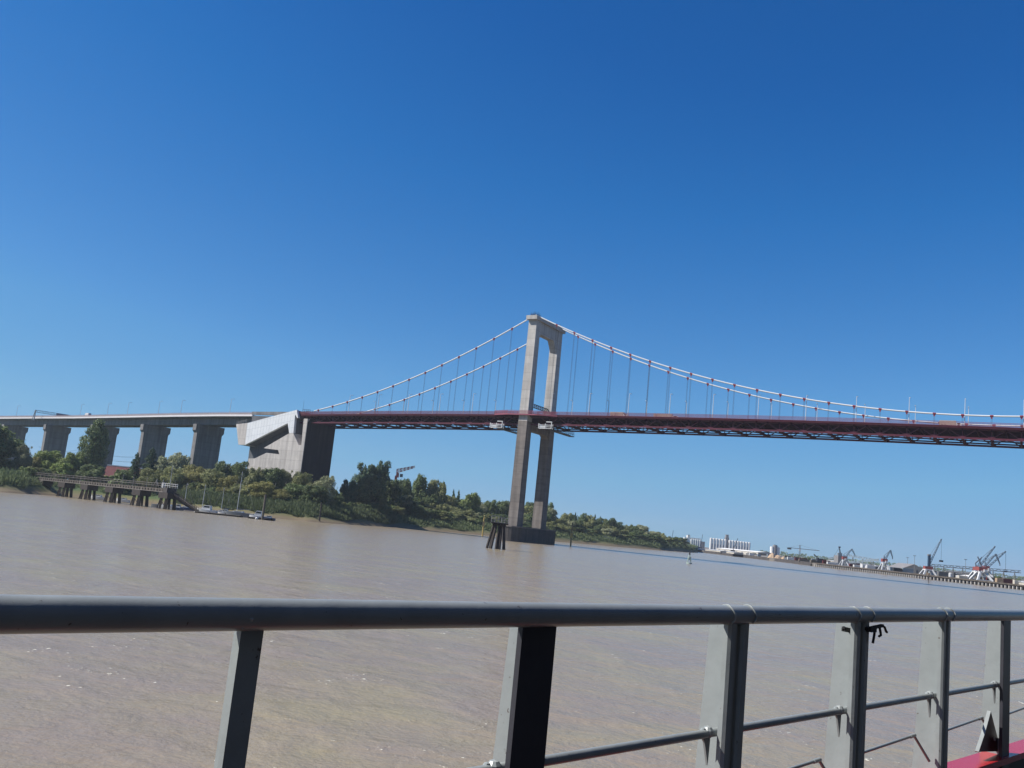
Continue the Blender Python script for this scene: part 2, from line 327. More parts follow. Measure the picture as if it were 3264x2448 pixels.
for i in range(len(cols)-1):
    for j in range(n-1): lb.f.append((i*n+j, (i+1)*n+j, (i+1)*n+j+1, i*n+j+1))
land = lb.build('riverbank_ground', land_mat(), smooth=True); tag(land, 'low muddy riverbank rising to green ground under the trees', 'ground', kind='structure')
QS = [(2120, 1330), (2232, 1128), (2360, 985), (2461, 890), (2604, 745), (2939, 615), (3264, 546), (3500, 505), (4200, 430)]
QZ = 2.7
def P0(px, Y): r = xr(px); return Vector((r*Y, Y, 0))
hb = MB(); hc = list(range(2120, 4201, 40)); dd = [0, 20, 60, 200, 600, 1500, 3300]
for x in hc:
    Y0 = lerp_tab(QS, x); r = xr(x)
    Y0 += 0 if x < 2590 else 7.0
    hb.v.append((r*Y0, Y0, -2))
    for d in dd: hb.v.append((r*(Y0+d), Y0+d, QZ if d < 1000 else QZ+d*0.002))
n = len(dd)+1
for i in range(len(hc)-1):
    for j in range(n-1): hb.f.append((i*n+j, (i+1)*n+j, (i+1)*n+j+1, i*n+j+1))
harb = hb.build('harbour_ground', mat('harbour_apron', (0.22, 0.20, 0.175), 0.9, var=0.2, scale=0.05)); tag(harb, 'flat paved harbour ground behind the quay', 'ground', kind='structure')
# ------------------------------------------------------------------ suspension bridge
SPAN_U0, SPAN_U1 = -142.5, 290.0
def zr(u): return 61.40+1.6247*(u/100)-0.6626*(u/100)**2          # top of railing
def zcab(u):
    if u >= 0: return 64.51+(108.83-64.51)*((u-L/2)/(L/2))**2
    t = -u; return 108.83-0.5459*t+0.00124*t*t
S, O1, O2 = 9.728, 12.11, 12.32
NODES = sorted([-(O2+S*k) for k in range(14)]+[O1+S*k for k in range(29)])
br = thing('suspension_bridge', B(0, 0, 0), 'maroon suspension bridge with one tall grey concrete tower standing in the river', 'bridge')
def leg(v, z0, z1, wu0, wv0, wu1, wv1, m, name):
    b = MB(); vs = []
    for z, a, c in ((z0, wu0, wv0), (z1, wu1, wv1)):
        for i, j in ((-1, -1), (1, -1), (1, 1), (-1, 1)): vs.append(B(i*a/2, v+j*c/2, z))
    b.add(vs, [(3, 2, 1, 0), (4, 5, 6, 7), (0, 1, 5, 4), (1, 2, 6, 5), (2, 3, 7, 6), (3, 0, 4, 7)])
    return b.build(name, m, br)
ZD = zr(0)-1.6
for v in (-HW, HW):
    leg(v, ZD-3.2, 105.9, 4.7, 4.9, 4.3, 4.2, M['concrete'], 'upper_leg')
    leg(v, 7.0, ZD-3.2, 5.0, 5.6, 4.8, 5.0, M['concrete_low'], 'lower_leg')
b = MB(); iv = HW-2.1                             # portal beam with haunches
pf = [(-iv, 105.8), (iv, 105.8), (iv, 94.6), (iv-4.0, 100.1), (-iv+2.2, 100.1), (-iv, 97.5)]
b.prism([B(-1.7, v, z) for v, z in pf], AX*3.4); b.build('portal_beam', M['concrete'], br)
b = MB(); b.obox(B(0, 0, 106.85), AX, CR, UP, 5.9, 2*HW+7.4, 1.9); b.build('tower_cap', M['concrete'], br)
b = MB()
pf = [(-iv, ZD-3.3), (iv, ZD-3.3), (iv, 50.6), (iv-3, 52.6), (-iv+3, 52.6), (-iv, 50.6)]
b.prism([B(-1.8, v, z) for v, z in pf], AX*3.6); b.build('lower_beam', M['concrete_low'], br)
b = MB()                                          # pale lattice strut between the legs above the road
for dz in (4.6, 6.2): b.beam(B(0, -iv, ZD+dz), B(0, iv, ZD+dz), .35, .35)
for k in range(11):
    v = -iv+2*iv*k/10; b.beam(B(0, v, ZD+4.6), B(0, v, ZD+6.2), .28, .28, AX)
    if k < 10: b.beam(B(0, v, ZD+4.6), B(0, v+2*iv/10, ZD+6.2), .2, .2)
b.build('portal_strut', M['steel_dark'], br)
for sv in (-HW, HW):                              # guard rods and aerials over the saddles
    b = MB()
    for k in range(46 if sv < 0 else 22):
        u, v = rnd.uniform(-2.2, 2.2), sv+rnd.uniform(-1.9, 1.9); h = rnd.uniform(.9, 2.6)
        b.tube(B(u, v, 107.7), B(u+rnd.uniform(-.3, .3), v+rnd.uniform(-.3, .3), 107.8+h), .07, .05, 4)
    for du in (-1.6, 0, 1.6): b.beam(B(du, sv-1.8, 108.8), B(du, sv+1.8, 108.8), .14, .14)
    b.obox(B(0, sv, 108.2), AX, CR, UP, 2.4, 1.6, .8)
    b.build('saddle_guard', M['steel_dark'], br)
b = MB(); pl = []                                 # caisson with a rounded end
for k in range(13):
    a = math.pi*k/12; pl.append((-6.2*math.cos(a), -HW-3.2-6.0*math.sin(a)))
pl += [(6.2, HW+6.5), (-6.2, HW+6.5)]
b.prism([B(u, v, -3) for u, v in pl], UP*9.5); b.build('caisson', M['concrete_dark'], br)
b = MB(); b.prism([B(u*1.04, v*1.015, 6.5) for u, v in pl], UP*0.55); b.build('caisson_cap', M['concrete_low'], br)
# deck
def strip(b, v0, v1, dz0, dz1, u0=SPAN_U0, u1=SPAN_U1, step=10.0):    # box following the camber
    n = max(1, int((u1-u0)/step)); vs = []
    for i in range(n+1):
        u = u0+(u1-u0)*i/n; z = zr(u)
        vs += [B(u, v0, z+dz0), B(u, v1, z+dz0), B(u, v1, z+dz1), B(u, v0, z+dz1)]
    fs = [(0, 3, 2, 1), (n*4, n*4+1, n*4+2, n*4+3)]
    for i in range(n):
        for k in range(4): fs.append((i*4+k, i*4+(k+1) % 4, (i+1)*4+(k+1) % 4, (i+1)*4+k))
    b.add(vs, fs)
RH, LC = -2.55, -5.96
b = MB(); strip(b, -HW+.25, HW-.25, -2.15, -1.75); b.build('road_deck', M['asphalt'], br)
b = MB()
for sgn in (-1, 1):
    pass
for i, u in enumerate(NODES):                     # floor beams under the road
    for du in (0, S/2):
        uu = u+du
        if SPAN_U0 < uu < SPAN_U1: b.beam(B(uu, -HW+.3, zr(uu)-2.75), B(uu, HW-.3, zr(uu)-2.75), .4, 1.15)
for v in (-8, -4, 0, 4, 8): strip(b, v-.2, v+.2, -2.9, -2.16)
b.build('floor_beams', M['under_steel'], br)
for v in (-HW, HW):
    v = v-math.copysign(1.5, v)
    b = MB(); strip(b, v-.28, v+.28, RH-.28, RH+.12); strip(b, v-.3, v+.3, LC-.42, LC+.32)
    for i, u in enumerate(NODES):
        if not SPAN_U0 < u < SPAN_U1: continue
        p = B(u, v, zr(u)+LC)
        b.beam(p, B(u, v, zr(u)+RH), .32, .32, AX)
        b.obox(p+UP*.45, AX, CR, UP, 1.5, .42, .9)
        for d in (-S/2, S/2): b.beam(p, B(u+d, v, zr(u+d)+RH), .34, .42, CR)
    b.build('truss_girder', M['maroon'], br)
    v = math.copysign(HW, v)
    b = MB(); strip(b, v-.35 if v < 0 else v-.05, v+.05 if v < 0 else v+.35, -2.5, -1.62); b.build('edge_girder', M['maroon_dark'], br)
    b = MB()
    for dz in (-.06, -.55, -1.05, -1.5): strip(b, v-.06, v+.06, dz-.06, dz+.06)
    u = SPAN_U0
    while u < SPAN_U1:
        z = zr(u); b.beam(B(u, v, z-1.62), B(u, v, z), .22, .09, AX); u += 0.40
    b.build('railing', M['rail_red'], br)
b = MB()                                          # cross frames between the bottom chords
for i, u in enumerate(NODES):
    if SPAN_U0 < u < SPAN_U1-S:
        z = zr(u)+LC; w_ = HW-1.5; b.beam(B(u, -w_, z), B(u, w_, z), .8, .9)
        b.beam(B(u, -w_, z), B(u+S, 0, zr(u+S)+LC), .3, .25); b.beam(B(u+S, 0, zr(u+S)+LC), B(u+2*S, -w_, zr(u+2*S)+LC), .3, .25) if i % 2 == 0 else None
strip(b, 3.6, 4.2, LC-.25, LC+.25); strip(b, -4.2, -3.6, LC-.2, LC+.2)
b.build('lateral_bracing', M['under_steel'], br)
# walkway that goes round the outside of the near leg
for s in (-1, 1):
    b = MB(); z = zr(0)
    way = [(-17, s*(HW+.4)), (-8, s*(HW+3.6)), (8, s*(HW+3.6)), (17, s*(HW+.4))]
    for (a, c), (d, e) in zip(way, way[1:]):
        for dz in (-.1, -.55, -1.0): b.beam(B(a, c, z+dz), B(d, e, z+dz), .14, .14)
        b.beam(B(a, c, z-1.9), B(d, e, z-1.9), .3, .65)
        for k in range(24):
            t = k/24; b.beam(B(a+(d-a)*t, c+(e-c)*t, z-1.7), B(a+(d-a)*t, c+(e-c)*t, z), .12, .12, AX)
    b.build('leg_walkway', M['rail_red'], br)
    b = MB(); b.prism([B(u, v, z-1.75) for u, v in [(-17, s*(HW+.36)), (-8, s*(HW+3.5)), (8, s*(HW+3.5)), (17, s*(HW+.36))]], UP*-.3); b.build('walkway_floor', M['maroon_dark'], br)
# cables and hangers
HR = 0.31
for v in (-HW, HW):
    pts = [B(u, v, zcab(u)) for u in [x*4.0-132 for x in range(34)]]+[B(u, v, zcab(u)) for u in [x*5.0 for x in range(1, 59)]]
    b = MB(); b.path(pts, HR, 10); b.build('main_cable', M['cable'], br, smooth=True)
    for u in NODES:
        if not (-135 < u < 285): continue
        zc, zt = zcab(u), zr(u)+RH
        if zc < zt+2.0: continue
        h = MB()
        for du in (-.17, .17): h.tube(B(u+du, v, zt), B(u+du, v, zc-.4), .047, None, 5)
        ho = h.build('hanger', M['wire'], br)
        c = MB(); sl_ = (zcab(u+.5)-zcab(u-.5)); d = (AX+UP*sl_).normalized(); nn = CR.cross(d)
        c.tube(B(u, v, zc)-d*.55, B(u, v, zc)+d*.55, HR+.09, None, 10); c.obox(B(u, v, zc-.62), AX, CR, UP, .6, .34, .75)
        c.build('clamp', M['clamp_red'], ho)
# maintenance gantries hung under the deck beside the tower
def gantry(u, label, mesh_end):
    g = thing('maintenance_gantry', B(u, 0, 50), label, 'gantry', 'travelling gantries under the bridge deck')
    z = zr(u)+LC-2.3; b = MB(); v0, v1 = -HW-1.5, HW+3.0
    for du in (-1.2, 1.2):
        b.beam(B(u+du, v0, z), B(u+du, v1, z), .35, .3); b.beam(B(u+du, v0, z+.95), B(u+du, v1, z+.95), .18, .18)
        for k in range(15):
            v = v0+(v1-v0)*k/14; b.beam(B(u+du, v, z), B(u+du, v, z+.95), .14, .14, AX)
    b.obox(B(u, (v0+v1)/2, z-.1), AX, CR, UP, 2.6, v1-v0, .12); b.build('gantry_beam', M['steel_dark'], g)
    b = MB(); zt = zr(u)+LC-.1
    for du in (-3.4, 0, 3.2):
        b.beam(B(u+du, v0-.5, z-.1), B(u+du, v0-.5, zt+(1.0 if du > 0 else .1)), .32, .32, AX); b.beam(B(u+du, v0+1.0, z-.1), B(u+du, v0+1.0, zt), .28, .28, AX)
    for zz in (z, z+.8, z+1.6): b.beam(B(u-3.4, v0-.5, zz), B(u+3.2, v0-.5, zz), .2, .22)
    b.obox(B(u-1.4, v0+.2, z+.65), AX, CR, UP, 3.6, 1.2, 1.1); b.beam(B(u+.4, v0-.5, zt+.9), B(u+3.4, v0-.5, zt+.9), .4, .35); b.build('access_cage', M['white'], g)
    if mesh_end:
        b = MB()
        for k in range(9):
            v = v1-7+7*k/8; b.beam(B(u+1.2, v, z+.9), B(u+1.2, v, z+2.1), .1, .1, AX)
        for dz in (1.5, 2.1): b.beam(B(u+1.2, v1-7, z+dz), B(u+1.2, v1, z+dz), .1, .1)
        b.build('end_railing', M['crane_blue'], g)
gantry(-14.5, 'travelling maintenance gantry with white cage under the deck on the landward side of the tower', False)
gantry(12.0, 'travelling maintenance gantry with white cage under the deck on the river side of the tower', True)
# street lamps
def make_lamp(p, h, arm):
    o = thing('street_lamp', p, '', 'street lamp'); b = MB(); b.tube(p, p+UP*h, .16, .10, 8); b.build('pole', M['lamp'], o)
    b = MB(); b.path([p+UP*(h-.1), p+UP*(h+.25)+arm*.5, p+UP*(h+.3)+arm*1.4], .07, 6); b.build('arm', M['lamp'], o)
    b = MB(); b.obox(p+UP*(h+.28)+arm*1.7, arm, arm.cross(UP), UP, 1.0, .36, .2); b.build('lantern', M['lamp'], o); return o
protos = {}
for v in (-1, 1):
    for k in range(-11, 23, 2):
        if k == -1: continue
        u = O1+S*(k-1) if k > 0 else -(O2+S*(-k-1))
        if u < -130 or u > 275: continue
        p = B(u+.7, v*(HW-.9), zr(u)-1.75)
        if v not in protos: protos[v] = make_lamp(p, 10.6, CR*(-v)); o = protos[v]
        else: o = copy_tree(protos[v]); o.location = p
        side = 'near' if v < 0 else 'far'
        part = 'landward side span' if u < 0 else 'main river span'
        tag(o, 'tall slim white street lamp on the %s edge of the %s' % (side, part), 'street lamp', 'white street lamps on the suspension bridge')
# ------------------------------------------------------------------ anchorage block
VB = -14.0; REC = 8.0
def cp(pts): return [onV(700+.1808*x, 1280+.1808*y, VB) for x, y in pts]
ab = thing('anchorage', B(-150, 0, 5), 'huge sculpted pale concrete anchorage block at the landward end of the bridge', 'anchorage')
uR = onV(972, 1400, VB)[0]
house = cp([(490, 378), (1362, 145), (1380, 288), (1368, 290), (1330, 222), (1300, 552), (1226, 556), (1200, 380), (447, 764), (490, 765)][:9])
# long inclined cable housing (front cladding) and its plain concrete tail end
b = MB(); b.prism([B(u, VB, z) for u, z in house], CR*1.6); hm = b.build('cable_housing', M['panel'], ab)
uvl = hm.data.uv_layers.new(name='UVMap')
sl_h = (house[1][1]-house[0][1])/(house[1][0]-house[0][0])
for lp in hm.data.loops:
    co = hm.data.vertices[lp.vertex_index].co+ab.location-Vector((TX, TY, 0)); u = co.dot(AX)
    uvl.data[lp.index].uv = (u*0.9+co.dot(CR)*.2, co.z-house[0][1]-sl_h*(u-house[0][0])*0.8)
b = MB(); hs2 = [(u-(.25 if i in (1, 2, 3, 4, 5) else -.25), z+(.25 if i > 4 else -.25)) for i, (u, z) in enumerate(house)]; b.prism([B(u, VB+1.61, z) for u, z in hs2], CR*(REC+1.4)); b.build('housing_core', M['recess_shade'], ab)  # core coloured dark to imitate the shade under the housing
tail = cp([(292, 398), (488, 379), (445, 764), (330, 759)]); tail[1] = house[0]; tail[2] = house[-1]
b = MB(); b.prism([B(u, VB+.02, z) for u, z in tail], CR*(REC+3)); b.build('housing_tail', M['block'], ab)
gl = M['block']
slab = cp([(775, 820), (1225, 560), (1298, 556), (1395, 768), (1440, 768), (1468, 450), (1484, 300)])
zg = 4.0
low = cp([(510, 1003), (615, 1003), (825, 903), (1052, 928), (1030, 853)])
uL = low[0][0]
front = slab+[(uR, slab[-1][1]), (uR, zg), (cp([(480, 1290)])[0][0], zg)]+low
b = MB(); b.prism([B(u, VB, z) for u, z in front], CR*REC); b.build('front_wall', gl, ab)
body = cp([(545, 770), (560, 330), (1320, 240), (1330, 190)])
ztop = zr(-143)-2.4
b = MB(); cb = [onV(700+.1808*x, 1280+.1808*y, VB+REC) for x, y in ((470, 1290), (545, 700), (560, 330))]
bod = [(cb[0][0], zg), (uR-.01, zg), (uR-.01, ztop), (cb[2][0], ztop), cb[1]]
b.prism([B(u, VB+REC, z) for u, z in bod], CR*(9.6-VB-REC)); b.build('block_body', M['recess_shade'], ab)
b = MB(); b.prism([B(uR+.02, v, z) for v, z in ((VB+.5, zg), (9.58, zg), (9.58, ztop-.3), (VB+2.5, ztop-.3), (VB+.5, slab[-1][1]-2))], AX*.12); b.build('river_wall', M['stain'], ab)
# deck-level gallery on the block and the rail posts at its head
g0 = onV(801, 1327, -11.0); g1 = onV(905, 1312, -11.0)
b = MB(); b.prism([B(u, -11.0, z) for u, z in [(g0[0], ztop+.05), (uR-6, ztop+.05), (uR-6, g1[1]+.2), (g0[0], onV(801, 1312, -11)[1])]], CR*1.2); b.build('parapet_wall', M['pier'], ab)
b = MB()
hu = uR-6.5
for k in range(5):
    for vv in (-11.5, -8): b.beam(B(hu+k*1.3, vv, ztop), B(hu+k*1.3, vv, zr(-143)+1.4), .14, .14, AX)
for dz in (.4, 1.4): b.beam(B(hu, -11.5, zr(-143)+dz), B(hu+5.2, -11.5, zr(-143)+dz), .14, .14)
b.tube(B(hu-.6, -11, ztop), B(hu-.6, -11, zr(-143)+6.5), .1, .05, 5)
b.build('head_railing', M['steel_dark'], ab)
b = MB()                                           # access walkway with rail at the top of the tail
t0 = onV(700+.1808*300, 1280+.1808*385, VB+2); t1 = onV(700+.1808*480, 1280+.1808*345, VB+2)
for k in range(7):
    t = k/6; u = t0[0]+(t1[0]-t0[0])*t; z = t0[1]+(t1[1]-t0[1])*t; b.beam(B(u, VB+2, z-1), B(u, VB+2, z+.9), .1, .1, AX)
b.beam(B(t0[0], VB+2, t0[1]+.9), B(t1[0], VB+2, t1[1]+.9), .12, .12); b.beam(B(t0[0], VB+2, t0[1]+.2), B(t1[0], VB+2, t1[1]+.2), .1, .1)
b.build('tail_railing', M['shed_grey'], ab)
# ------------------------------------------------------------------ approach viaduct
VP = []                                            # centre line of the deck: photo column, distance
for px, Y, z in [(812, 566, 60.2), (700, 592, 60.4), (560, 628, 60.3), (400, 676, 60.0), (240, 730, 59.6), (90, 782, 59.2), (-80, 850, 58.4), (-300, 950, 57.2), (-600, 1100, 56)]:
    r = xr(px); VP.append(Vector((r*Y, Y, z)))
vd = thing('approach_viaduct', VP[3]*1.0-UP*60, 'long grey concrete approach viaduct on broad piers curving away behind the riverside trees', 'viaduct')
def vfr(i):
    d = (VP[min(i+1, len(VP)-1)]-VP[max(i-1, 0)]); d.z = 0; d.normalize(); return d, Vector((d.y, -d.x, 0))*-1
def vstrip(b, v0, v1, dz0, dz1):
    vs = []
    for i, p in enumerate(VP):
        d, s_ = vfr(i)
        if s_.y > 0: s_ = -s_                        # s_ points to the near side
        for v, z in ((v0, dz0), (v1, dz0), (v1, dz1), (v0, dz1)): vs.append(p+s_*v+UP*z)
    n = len(VP)-1; fs = [(0, 1, 2, 3), (n*4+3, n*4+2, n*4+1, n*4)]
    for i in range(n):
        for k in range(4): fs.append((i*4+k, i*4+(k+1) % 4, (i+1)*4+(k+1) % 4, (i+1)*4+k))
    b.add(vs, fs)
b = MB(); vstrip(b, -10, 10, -2.6, -2.0); b.build('deck', M['asphalt'], vd)
b = MB(); vstrip(b, 9.9, 10.5, -2.7, -1.65); vstrip(b, -10.5, -9.9, -2.7, -1.65); b.build('fascia', M['fascia'], vd)
b = MB(); vstrip(b, 9.6, 9.85, -1.98, -.35); vstrip(b, -9.85, -9.6, -1.98, -.35); b.build('parapet', M['parapet'], vd)
b = MB(); vstrip(b, 9.7, 9.8, -.1, 0.02); vstrip(b, -9.8, -9.7, -.1, .02); b.build('parapet_rail', M['rail_red'], vd)
b = MB()
for v in (-4.6, 4.6): vstrip(b, v-1.6, v+1.6, -7.6, -3.28)
vstrip(b, -9.3, 9.3, -3.27, -2.63); b.build('box_girder', M['pier'], vd)
def pier_at(px):
    # point on the centre line under a photo column
    tgt = xr(px); best = None
    for i in range(len(VP)-1):
        for k in range(60):
            p = VP[i].lerp(VP[i+1], k/60); e = abs(p.x/p.y-tgt)
            if best is None or e < best[0]: best = (e, p, i)
    return best[1], vfr(best[2])
for px in (652, 485, 325, 172, 40, -95):
    p, (d, s_) = pier_at(px-20); b = MB()
    if s_.y > 0: s_ = -s_
    zt = p.z-7.6; vs = []
    for z, hw_, hd in ((3, 9.0, 2.0), (zt-5.5, 9.2, 2.0)):
        for i, j in ((-1, -1), (1, -1), (1, 1), (-1, 1)): vs.append(Vector((p.x, p.y, z))+d*i*hd+s_*j*hw_)
    b.add(vs, [(3, 2, 1, 0), (4, 5, 6, 7), (0, 1, 5, 4), (1, 2, 6, 5), (2, 3, 7, 6), (3, 0, 4, 7)])
    po = b.build('pier', M['pier'], vd)
    b = MB(); c = Vector((p.x, p.y, 0)); pf = [(-9.2, zt-5.5), (9.2, zt-5.5), (10.4, zt-4.0), (10.4, zt+.02), (7.5, zt+.02), (-7.5, zt+.02), (-10.4, zt+.02), (-10.4, zt-4.0)]
    b.prism([c-d*2.15+s_*v+UP*z for v, z in pf], d*4.3); b.build('pier_head', M['pier'], po)
first = None
for i, px in enumerate((52, 255, 340, 405, 505, 576, 733)):
    p, (d, s_) = pier_at(px)
    if s_.y > 0: s_ = -s_
    q = Vector((p.x, p.y, p.z-2.0))+s_*9.2
    if first is None: first = make_lamp(q, 10.5, -s_); o = first
    else: o = copy_tree(first); o.location = q
    tag(o, 'thin pale street lamp along the parapet of the approach viaduct', 'street lamp', 'street lamps on the approach viaduct')
# sign gantry over the viaduct road
p, (d, s_) = pier_at(165)
if s_.y > 0: s_ = -s_
sg = thing('sign_gantry', Vector((p.x, p.y, p.z-2)), 'blue grey overhead sign gantry spanning the approach viaduct road', 'gantry'); b = MB()
q0, q1 = p+d*0+s_*9-UP*2, p-s_*9-UP*2
pA, pB = atY(108, 1340, p.y), atY(222, 1332, p.y+14); tA, tB = atY(114, 1307, p.y), atY(222, 1324, p.y+14)
for a_, t_ in ((pA, tA), (pB, tB)):
    b.beam(a_, t_, .6, .6, AX); b.beam(a_+Vector((-1.6, 0, 0)), t_+Vector((-.3, 0, 0)), .4, .4, AX)
b.build('gantry_posts', M['crane_blue'], sg); b = MB()
n = 12
for dz in (0, 1.6): b.beam(tA-UP*dz, tB-UP*dz, .35, .35)
for k in range(n):
    a_, c_ = tA.lerp(tB, k/n), tA.lerp(tB, (k+1)/n); b.beam(a_-UP*(1.6 if k % 2 else 0), c_-UP*(0 if k % 2 else 1.6), .25, .25)
b.build('gantry_truss', M['crane_blue'], sg); b = MB()
a_, c_ = tA.lerp(tB, .62), tA.lerp(tB, .97); b.beam(a_-UP*.8+Vector((0, -.7, 0)), c_-UP*.8+Vector((0, -.7, 0)), .15, 2.2); b.build('sign_panel', M['crane_blue'], sg)
# vehicles on the roads
def lorry(p, d, length, h, m, name, label, cat):
    s_ = Vector((-d.y, d.x, 0)); o = thing(name, p, label, cat); b = MB()
    b.obox(p+UP*(h*.55+.3)-d*length*.12, d, s_, UP, length*.72, 2.3, h*.85); b.build('load_box', m, o)
    b = MB(); x0 = length*.26
    pf = [(x0, .6), (x0+length*.22, .6), (x0+length*.22, h*.45), (x0+length*.17, h*.75), (x0, h*.78)]
    b.prism([p+d*x-s_*1.1+UP*z for x, z in pf], s_*2.2); b.build('cab', M['white'], o)
    b = MB(); b.obox(p+d*(x0+length*.1)+UP*h*.58, d, s_, UP, length*.13, 2.24, h*.2); b.build('cab_window', M['glass'], o)
    for x in (-.36, -.2, .36):
        for sgn in (-1, 1):
            b = MB(); c = p+d*length*x+s_*sgn*1.0+UP*.5; b.tube(c-s_*.15, c+s_*.15, .5, None, 12); b.build('wheel', M['rubber'], o)
M['beige'] = mat('beige_tarpaulin', (0.50, 0.42, 0.34), 0.7, var=0.1, scale=1)
u_, _ = onV(1976, 1318, -8); lorry(B(u_, -8.2, zr(u_)-1.75), AX, 9.0, 2.2, M['beige'], 'lorry', 'beige box lorry driving behind the bridge railing just right of the tower', 'lorry')
u_, _ = onV(2125, 1325, -8); lorry(B(u_, -8.2, zr(u_)-1.75), AX, 12.0, 1.7, M['beige'], 'flatbed_lorry', 'low beige lorry on the bridge, second right of the tower', 'lorry')
u_, _ = onV(3030, 1345, -8); lorry(B(u_, -8.2, zr(u_)-1.75), AX, 8.0, 2.2, M['beige'], 'van', 'sandy van on the bridge below the lowest sag of the cables', 'van')
p, (d, s_) = pier_at(267)
if s_.y > 0: s_ = -s_
lorry(Vector((p.x, p.y, p.z-2))+s_*6.5, d, 7.5, 3.6, M['white'], 'van', 'white van driving on the approach viaduct near the sign gantry', 'van')

# ------------------------------------------------------------------ trees
def leafcloud(lobes, nleaf, size, seed, droop=0.0, spike=False):
    """many small leaf clumps spread over and inside a set of lobes (x, y, z, rx, ry, rz)"""
    r = random.Random(seed); vs = []; fs = []
    wts = [l[3]*l[5] for l in lobes]; tot = sum(wts)
    for l, wt in zip(lobes, wts):
        for _ in range(int(nleaf*wt/tot)):
            d = Vector((r.gauss(0, 1), r.gauss(0, 1), r.gauss(0, 1))).normalized()
            if d.z < -0.55 and r.random() < .6: d.z = -d.z
            k = r.uniform(.35, 1.0)**.5*(1+r.gauss(0, .12))
            c = Vector((l[0]+d.x*l[3]*k, l[1]+d.y*l[4]*k, l[2]+d.z*l[5]*k))
            n = (d+Vector((r.gauss(0, .5), r.gauss(0, .5), r.gauss(0, .5)+.15))).normalized()
            a = n.orthogonal().normalized(); a = Matrix.Rotation(r.uniform(0, 6.28), 3, n) @ a; b_ = n.cross(a)
            s = size*r.uniform(.55, 1.35); t = s*r.uniform(.5, .9)
            if droop: a = (a*(1-droop)+Vector((0, 0, -1))*droop).normalized(); b_ = n.cross(a).normalized() if n.cross(a).length > .05 else a.orthogonal().normalized(); s *= 1.6; t *= .6
            i = len(vs); m = r.uniform(-.3, .3)
            vs += [c-a*s*.5, c+b_*t*.5+a*s*m, c+a*s*.5, c-b_*t*.5+a*s*m*.5]; fs.append((i, i+1, i+2, i+3))
    return vs, fs
def round_lobes(seed, n=9, hh=1.0, base=.22):
    r = random.Random(seed); L_ = [(0, 0, .58*hh, .30, .30, .30*hh)]
    for k in range(n):
        a = 6.283*k/n*1.618*1.0+r.uniform(-.4, .4); z = base+(.86-base)*((k+.5)/n)**.8; rr = (.30-.18*max(0, (z-.5)/.5))*r.uniform(.8, 1.15)
        s = r.uniform(.14, .22); L_.append((math.cos(a)*rr, math.sin(a)*rr, z*hh, s, s, s*.85*hh))
    for k in range(n*3):
        a = r.uniform(0, 6.283); z = r.uniform(base, .95); rr = r.uniform(.25, .40)*(1.1-.6*abs(z-.5)/.5); s = r.uniform(.045, .11)
        L_.append((math.cos(a)*rr, math.sin(a)*rr, z, s, s, s))
    return L_
def poplar_lobes(seed):
    r = random.Random(seed); L_ = []
    for k in range(22):
        z = .10+.84*k/21; w_ = .42*math.sin(math.pi*min(1, (z+.18)/1.2))**.8*(1 if z < .8 else (1.0-z)/.2*.8+.2)
        L_.append((r.uniform(-.12, .12)*w_*2, r.uniform(-.12, .12)*w_*2, z, w_*.85, w_*.85, .075))
        for _ in range(2): 
            a = r.uniform(0, 6.28); L_.append((math.cos(a)*w_*.75, math.sin(a)*w_*.75, z+r.uniform(-.02, .05), .12, .12, .06))
    return L_
def conifer_lobes(seed):
    r = random.Random(seed); L_ = []
    for k in range(13):
        z = .12+.80*k/12; w_ = .46*(1-z)**.75+.03
        for q in range(max(3, int(9*(1-z)))):
            a = r.uniform(0, 6.28); L_.append((math.cos(a)*w_*.62, math.sin(a)*w_*.62, z-.02, w_*.42, w_*.42, .035))
        L_.append((0, 0, z, w_*.5, w_*.5, .04))
    L_.append((0, 0, .95, .03, .03, .05)); return L_
def spiky_lobes(seed):
    r = random.Random(seed); L_ = round_lobes(seed, 8, .9, .18)
    for k in range(16):
        a = r.uniform(0, 6.28); rr = r.uniform(.05, .36); z = .95-.9*rr+r.uniform(-.1, .04); L_.append((math.cos(a)*rr, math.sin(a)*rr, z, .05, .05, .10))
    return L_
CROWN = {}
def crown_mesh(kind, var, lm):
    key = (kind, var, lm)
    if key in CROWN: return CROWN[key]
    sd = hash_seed = sum(map(ord, kind))*31+var*101
    gk = (kind, var)
    if gk in CROWN: me = CROWN[gk].copy(); me.materials.clear(); me.materials.append(LEAF[lm]); CROWN[key] = me; return me
    if kind == 'round': v, f = leafcloud(round_lobes(sd, 9+var), 9500, .044, sd)
    elif kind == 'willow': v, f = leafcloud(round_lobes(sd, 11, .95, .12), 9500, .040, sd, droop=.45)
    elif kind == 'bush': v, f = leafcloud(round_lobes(sd, 7, .9, .05), 5000, .062, sd)
    elif kind == 'poplar': v, f = leafcloud(poplar_lobes(sd), 11000, .036, sd)
    elif kind == 'conifer': v, f = leafcloud(conifer_lobes(sd), 8500, .042, sd, droop=.15)
    else: v, f = leafcloud(spiky_lobes(sd), 9500, .042, sd)
    z0 = min(p.z for p in v); z1 = max(p.z for p in v); w1 = sorted(max(abs(p.x), abs(p.y)) for p in v)[int(len(v)*.985)]
    lo = 0.0 if kind == 'bush' else .03
    v = [Vector((p.x/w1*.5, p.y/w1*.5, lo+(p.z-z0)/(z1-z0)*(1-lo))) for p in v]
    me = bpy.data.meshes.new('crown'); me.from_pydata(v, [], f); me.materials.append(LEAF[lm]); CROWN[key] = CROWN[gk] = me; return me
TRUNK = {}
